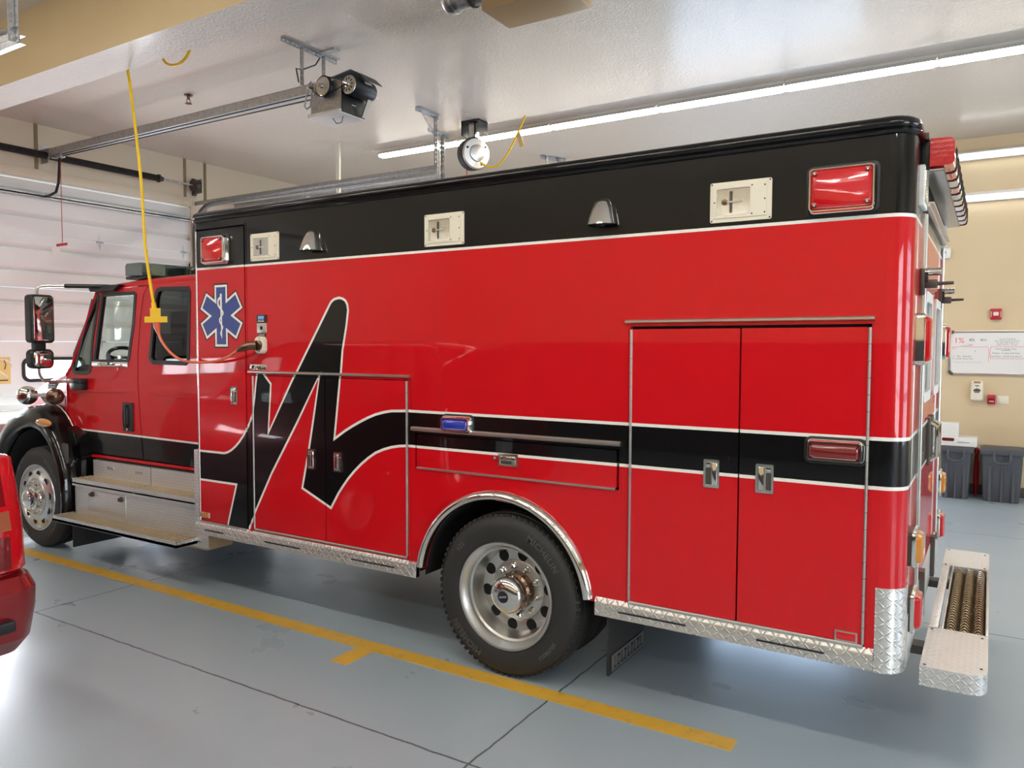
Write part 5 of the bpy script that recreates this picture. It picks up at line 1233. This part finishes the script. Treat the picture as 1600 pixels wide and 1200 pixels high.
b = B(); b.box(-6.90, -5.055, .104, .112, .32, .64, 'tread_fine'); b.box(-6.90, -6.892, .104, .40, .32, .64, 'tread_fine'); b.box(-5.085, -5.075, .112, .34, .305, .42, 'tan_metal'); b.box(-6.3, -5.085, .108, .34, .305, .33, 'tan_metal'); lr = b.build('step_box', A)
b = B(); b.box(-6.685, -6.12, .097, .105, .435, .615, 'tread_fine', .002); hd = b.build('battery_door', lr)
for x in (-6.60, -6.17):
    b = B(); b.lathe([(.022, 0), (.022, .012), (.016, .014), (.016, .030), (.012, .032)], (x, .097, .585), (0, -1, 0), 'dark_steel', 14); b.build('knob', hd)
for x0, x1 in ((-6.885, -5.975), (-5.965, -5.055)):
    b = B(); b.box(x0, x1, .075, .25, .655, .672, 'tread_fine', .002); b.box(x0, x1, .075, .079, .640, .705, 'tread_fine'); us = b.build('upper_step', A)
    grip(us, x0+.006, x1-.006, .083, .245, .706)
    xa, xb = (x0+.06 if x0 < -6.5 else x0+.0), x1
    b = B(); b.box(xa if x0 < -6.5 else x0, xb, .235, .243, .672, .852, 'tread_fine'); ur = b.build('riser_panel', A)
    if x0 < -6.5:
        for dx in (.28, .70):
            b = B(); b.box(x0+dx, x0+dx+.10, .231, .236, .785, .81, 'scuffed_silver', .001); b.build('label', ur)
b = B(); b.box(-6.80, -5.06, .243, .29, .845, .86, 'dark_steel'); b.build('riser_cap', A)
# orange shore cord from the yellow block to the inlet
t = empty('shore_cord', (-4.9, -.05, 1.76), 'orange cord swooping from the yellow plug to the inlet on the truck side', 'cord')
b = B(); b.tube(smooth([(-5.342, -.10, 2.045), (-5.33, -.10, 1.99), (-5.275, -.10, 1.90), (-5.17, -.09, 1.81), (-5.05, -.08, 1.765), (-4.88, -.07, 1.755), (-4.70, -.07, 1.768), (-4.55, -.08, 1.80), (-4.42, -.10, 1.85)]), .0095, 'orange_rubber', 10); b.build('cord', t)
b = B(); b.tube([(-5.344, -.10, 2.05), (-5.340, -.10, 2.02), (-5.325, -.10, 1.97)], [.026, .024, .013], 'orange_rubber', 12); b.build('plug', t)
b = B(); b.tube([(-4.43, -.098, 1.846), (-4.37, -.095, 1.865), (-4.335, -.075, 1.878), (-4.305, -.046, 1.880)], [.014, .026, .029, .033], 'bronze', 14); b.build('connector', t)

# ================================================================== RED SUV IN THE NEXT BAY
V = empty('suv', (-6.3, -2.72, 0), 'dark red suv tail corner with tall red tail light, at the left edge', 'car')
vy0, vy1 = -3.67, -1.67; vc = (vy0+vy1)/2
def vring(z, ins, xr, xf, r):
    return [Vector((u, v, z)) for u, v in rrect(xf, xr, vy0+ins, vy1-ins, r, 6)]
b = B(); b.loft([vring(.42, .06, -4.06, -8.75, .16), vring(.50, .02, -4.03, -8.85, .16), vring(.80, .0, -4.02, -8.86, .15), vring(1.0, .02, -4.04, -8.78, .15), vring(1.30, .11, -4.13, -8.60, .20)], 'suv_red', True, True, True); b.build('body', V, 50)
b = B(); cab_ = [(.11, -4.13, -7.3, 1.30), (.15, -4.16, -6.95, 1.55), (.20, -4.22, -6.45, 1.84), (.28, -4.34, -6.25, 1.92)]
b.loft([vring(z, i, xr, xf, .10) for i, xr, xf, z in cab_], 'smoke_glass', True, False, False, ['smoke_glass', 'smoke_glass', 'suv_red']); b.poly(vring(1.92, .28, -4.34, -6.25, .10), 'suv_red'); b.build('greenhouse', V, 50)
for x0, x1, xt0, xt1 in ((-4.18, -4.36, -4.34, -4.46), (-5.15, -5.30, -5.15, -5.28), (-6.15, -6.28, -6.05, -6.15), (-7.2, -7.32, -6.30, -6.40)):
    for s in (0, 1):
        q = (lambda y: y) if s == 0 else (lambda y: vy0+vy1-y)
        b = B(); b.loft([[Vector((x0, q(vy1-.11+.006), 1.29)), Vector((x1, q(vy1-.11+.006), 1.29)), Vector((x1, q(vy1-.14), 1.29)), Vector((x0, q(vy1-.14), 1.29))], [Vector((xt0, q(vy1-.195+.006), 1.85)), Vector((xt1, q(vy1-.195+.006), 1.85)), Vector((xt1, q(vy1-.24), 1.85)), Vector((xt0, q(vy1-.24), 1.85))]], 'suv_red', True, True, True); b.build('pillar', V)
# bumper: upper ledge, face, lower valance
b = B()
def bring(z, out, r): return [Vector((u, v, z)) for u, v in rrect(-4.7, -3.955+out, vy0-.004-out*.2, vy1+.004+out*.2, r, 6)]
b.loft([bring(.36, -.12, .10), bring(.45, -.02, .12), bring(.60, .025, .13), bring(.70, .03, .13), bring(.755, -.03, .11), bring(.765, -.08, .10)], 'suv_red', True, True, True); t = b.build('rear_bumper', V, 30)
b = B(); b.rprism(vy0+.30, vy1-.14, .515, .570, .012, FX(-3.95), 0, .045, 'black_plastic', .008); b.build('step_pad', t)
for s in (0, 1):
    q = (lambda y: y) if s == 0 else (lambda y: vy0+vy1-y)
    def tl(z0, z1, mm, nm, par, e=0, a0=0, a1=90):
        b = B(); rings = []
        for z, k in ((z0, -.010), (z0+.012, .006), ((z0+z1)/2, .012), (z1-.012, .006), (z1, -.010)):
            top = max(0, (z-.93))*.26
            pts = [(-3.995+k+e-top, vy1-.24)]+[(-4.145+(.15+k+e-top)*math.cos(math.radians(a)), vy1-.155+(.155+k+e-top*.4)*math.sin(math.radians(a))) for a in range(0, 91, 15)]+[(-4.30, vy1+k+e-top*.4)]
            back = [(-4.30, vy1-.03), (-4.06, vy1-.24)]
            rings.append([Vector((x, q(y), z)) for x, y in pts+back])
        b.loft(rings, mm, True, True, True); return b.build(nm, par, 50)
    t = tl(.775, 1.335, 'red_lens', 'tail_light', V)
    # lamp chambers, seen as darker and clear bands
    for z0, z1, mm in ((.80, .955, 'dark_red_lens'), (.985, 1.075, 'backup_lens'), (1.10, 1.29, 'dark_red_lens')):
        b = B(); rings = []
        for z in (z0, z1):
            top = max(0, z-.93)*.26
            pts = [(-3.979-top, vy1-.20), (-3.979-top, vy1-.15), (-3.988-top, vy1-.115)]
            if mm == 'backup_lens': pts = [(-3.978-top, vy1-.20), (-3.978-top, vy1-.145), (-3.986-top, vy1-.105)]
            rings.append([Vector((x, q(y), z)) for x, y in pts]+[Vector((x-.015, q(y-.002), z)) for x, y in pts[::-1]])
        b.loft(rings, mm, True, True, True); b.build('lamp', t)
b = B(); b.box(-4.10, -4.0, vc-.27, vc+.27, .82, 1.0, 'black_plastic', .01); b.box(-4.0, -3.996, vc-.15, vc+.15, .84, .98, 'white_plastic'); b.build('plate_recess', V)
for x in (-5.05, -7.95):
    for s in (-1, 1):
        y = vy1+.004 if s > 0 else vy0-.004
        b = B(); o = (x, y, .40); d = (0, s, 0)
        b.lathe([(.25, -.02), (.27, .0), (.36, .0), (.395, -.03), (.40, -.06), (.40, -.21), (.36, -.25), (.25, -.25)], o, d, 'rubber', 48, False, False); b.build('tyre', V)
        b = B(); b.lathe([(.25, -.04), (.24, -.02), (.20, -.03), (.08, -.015), (.06, -.005)], o, d, 'scuffed_silver', 40); b.build('rim', V)
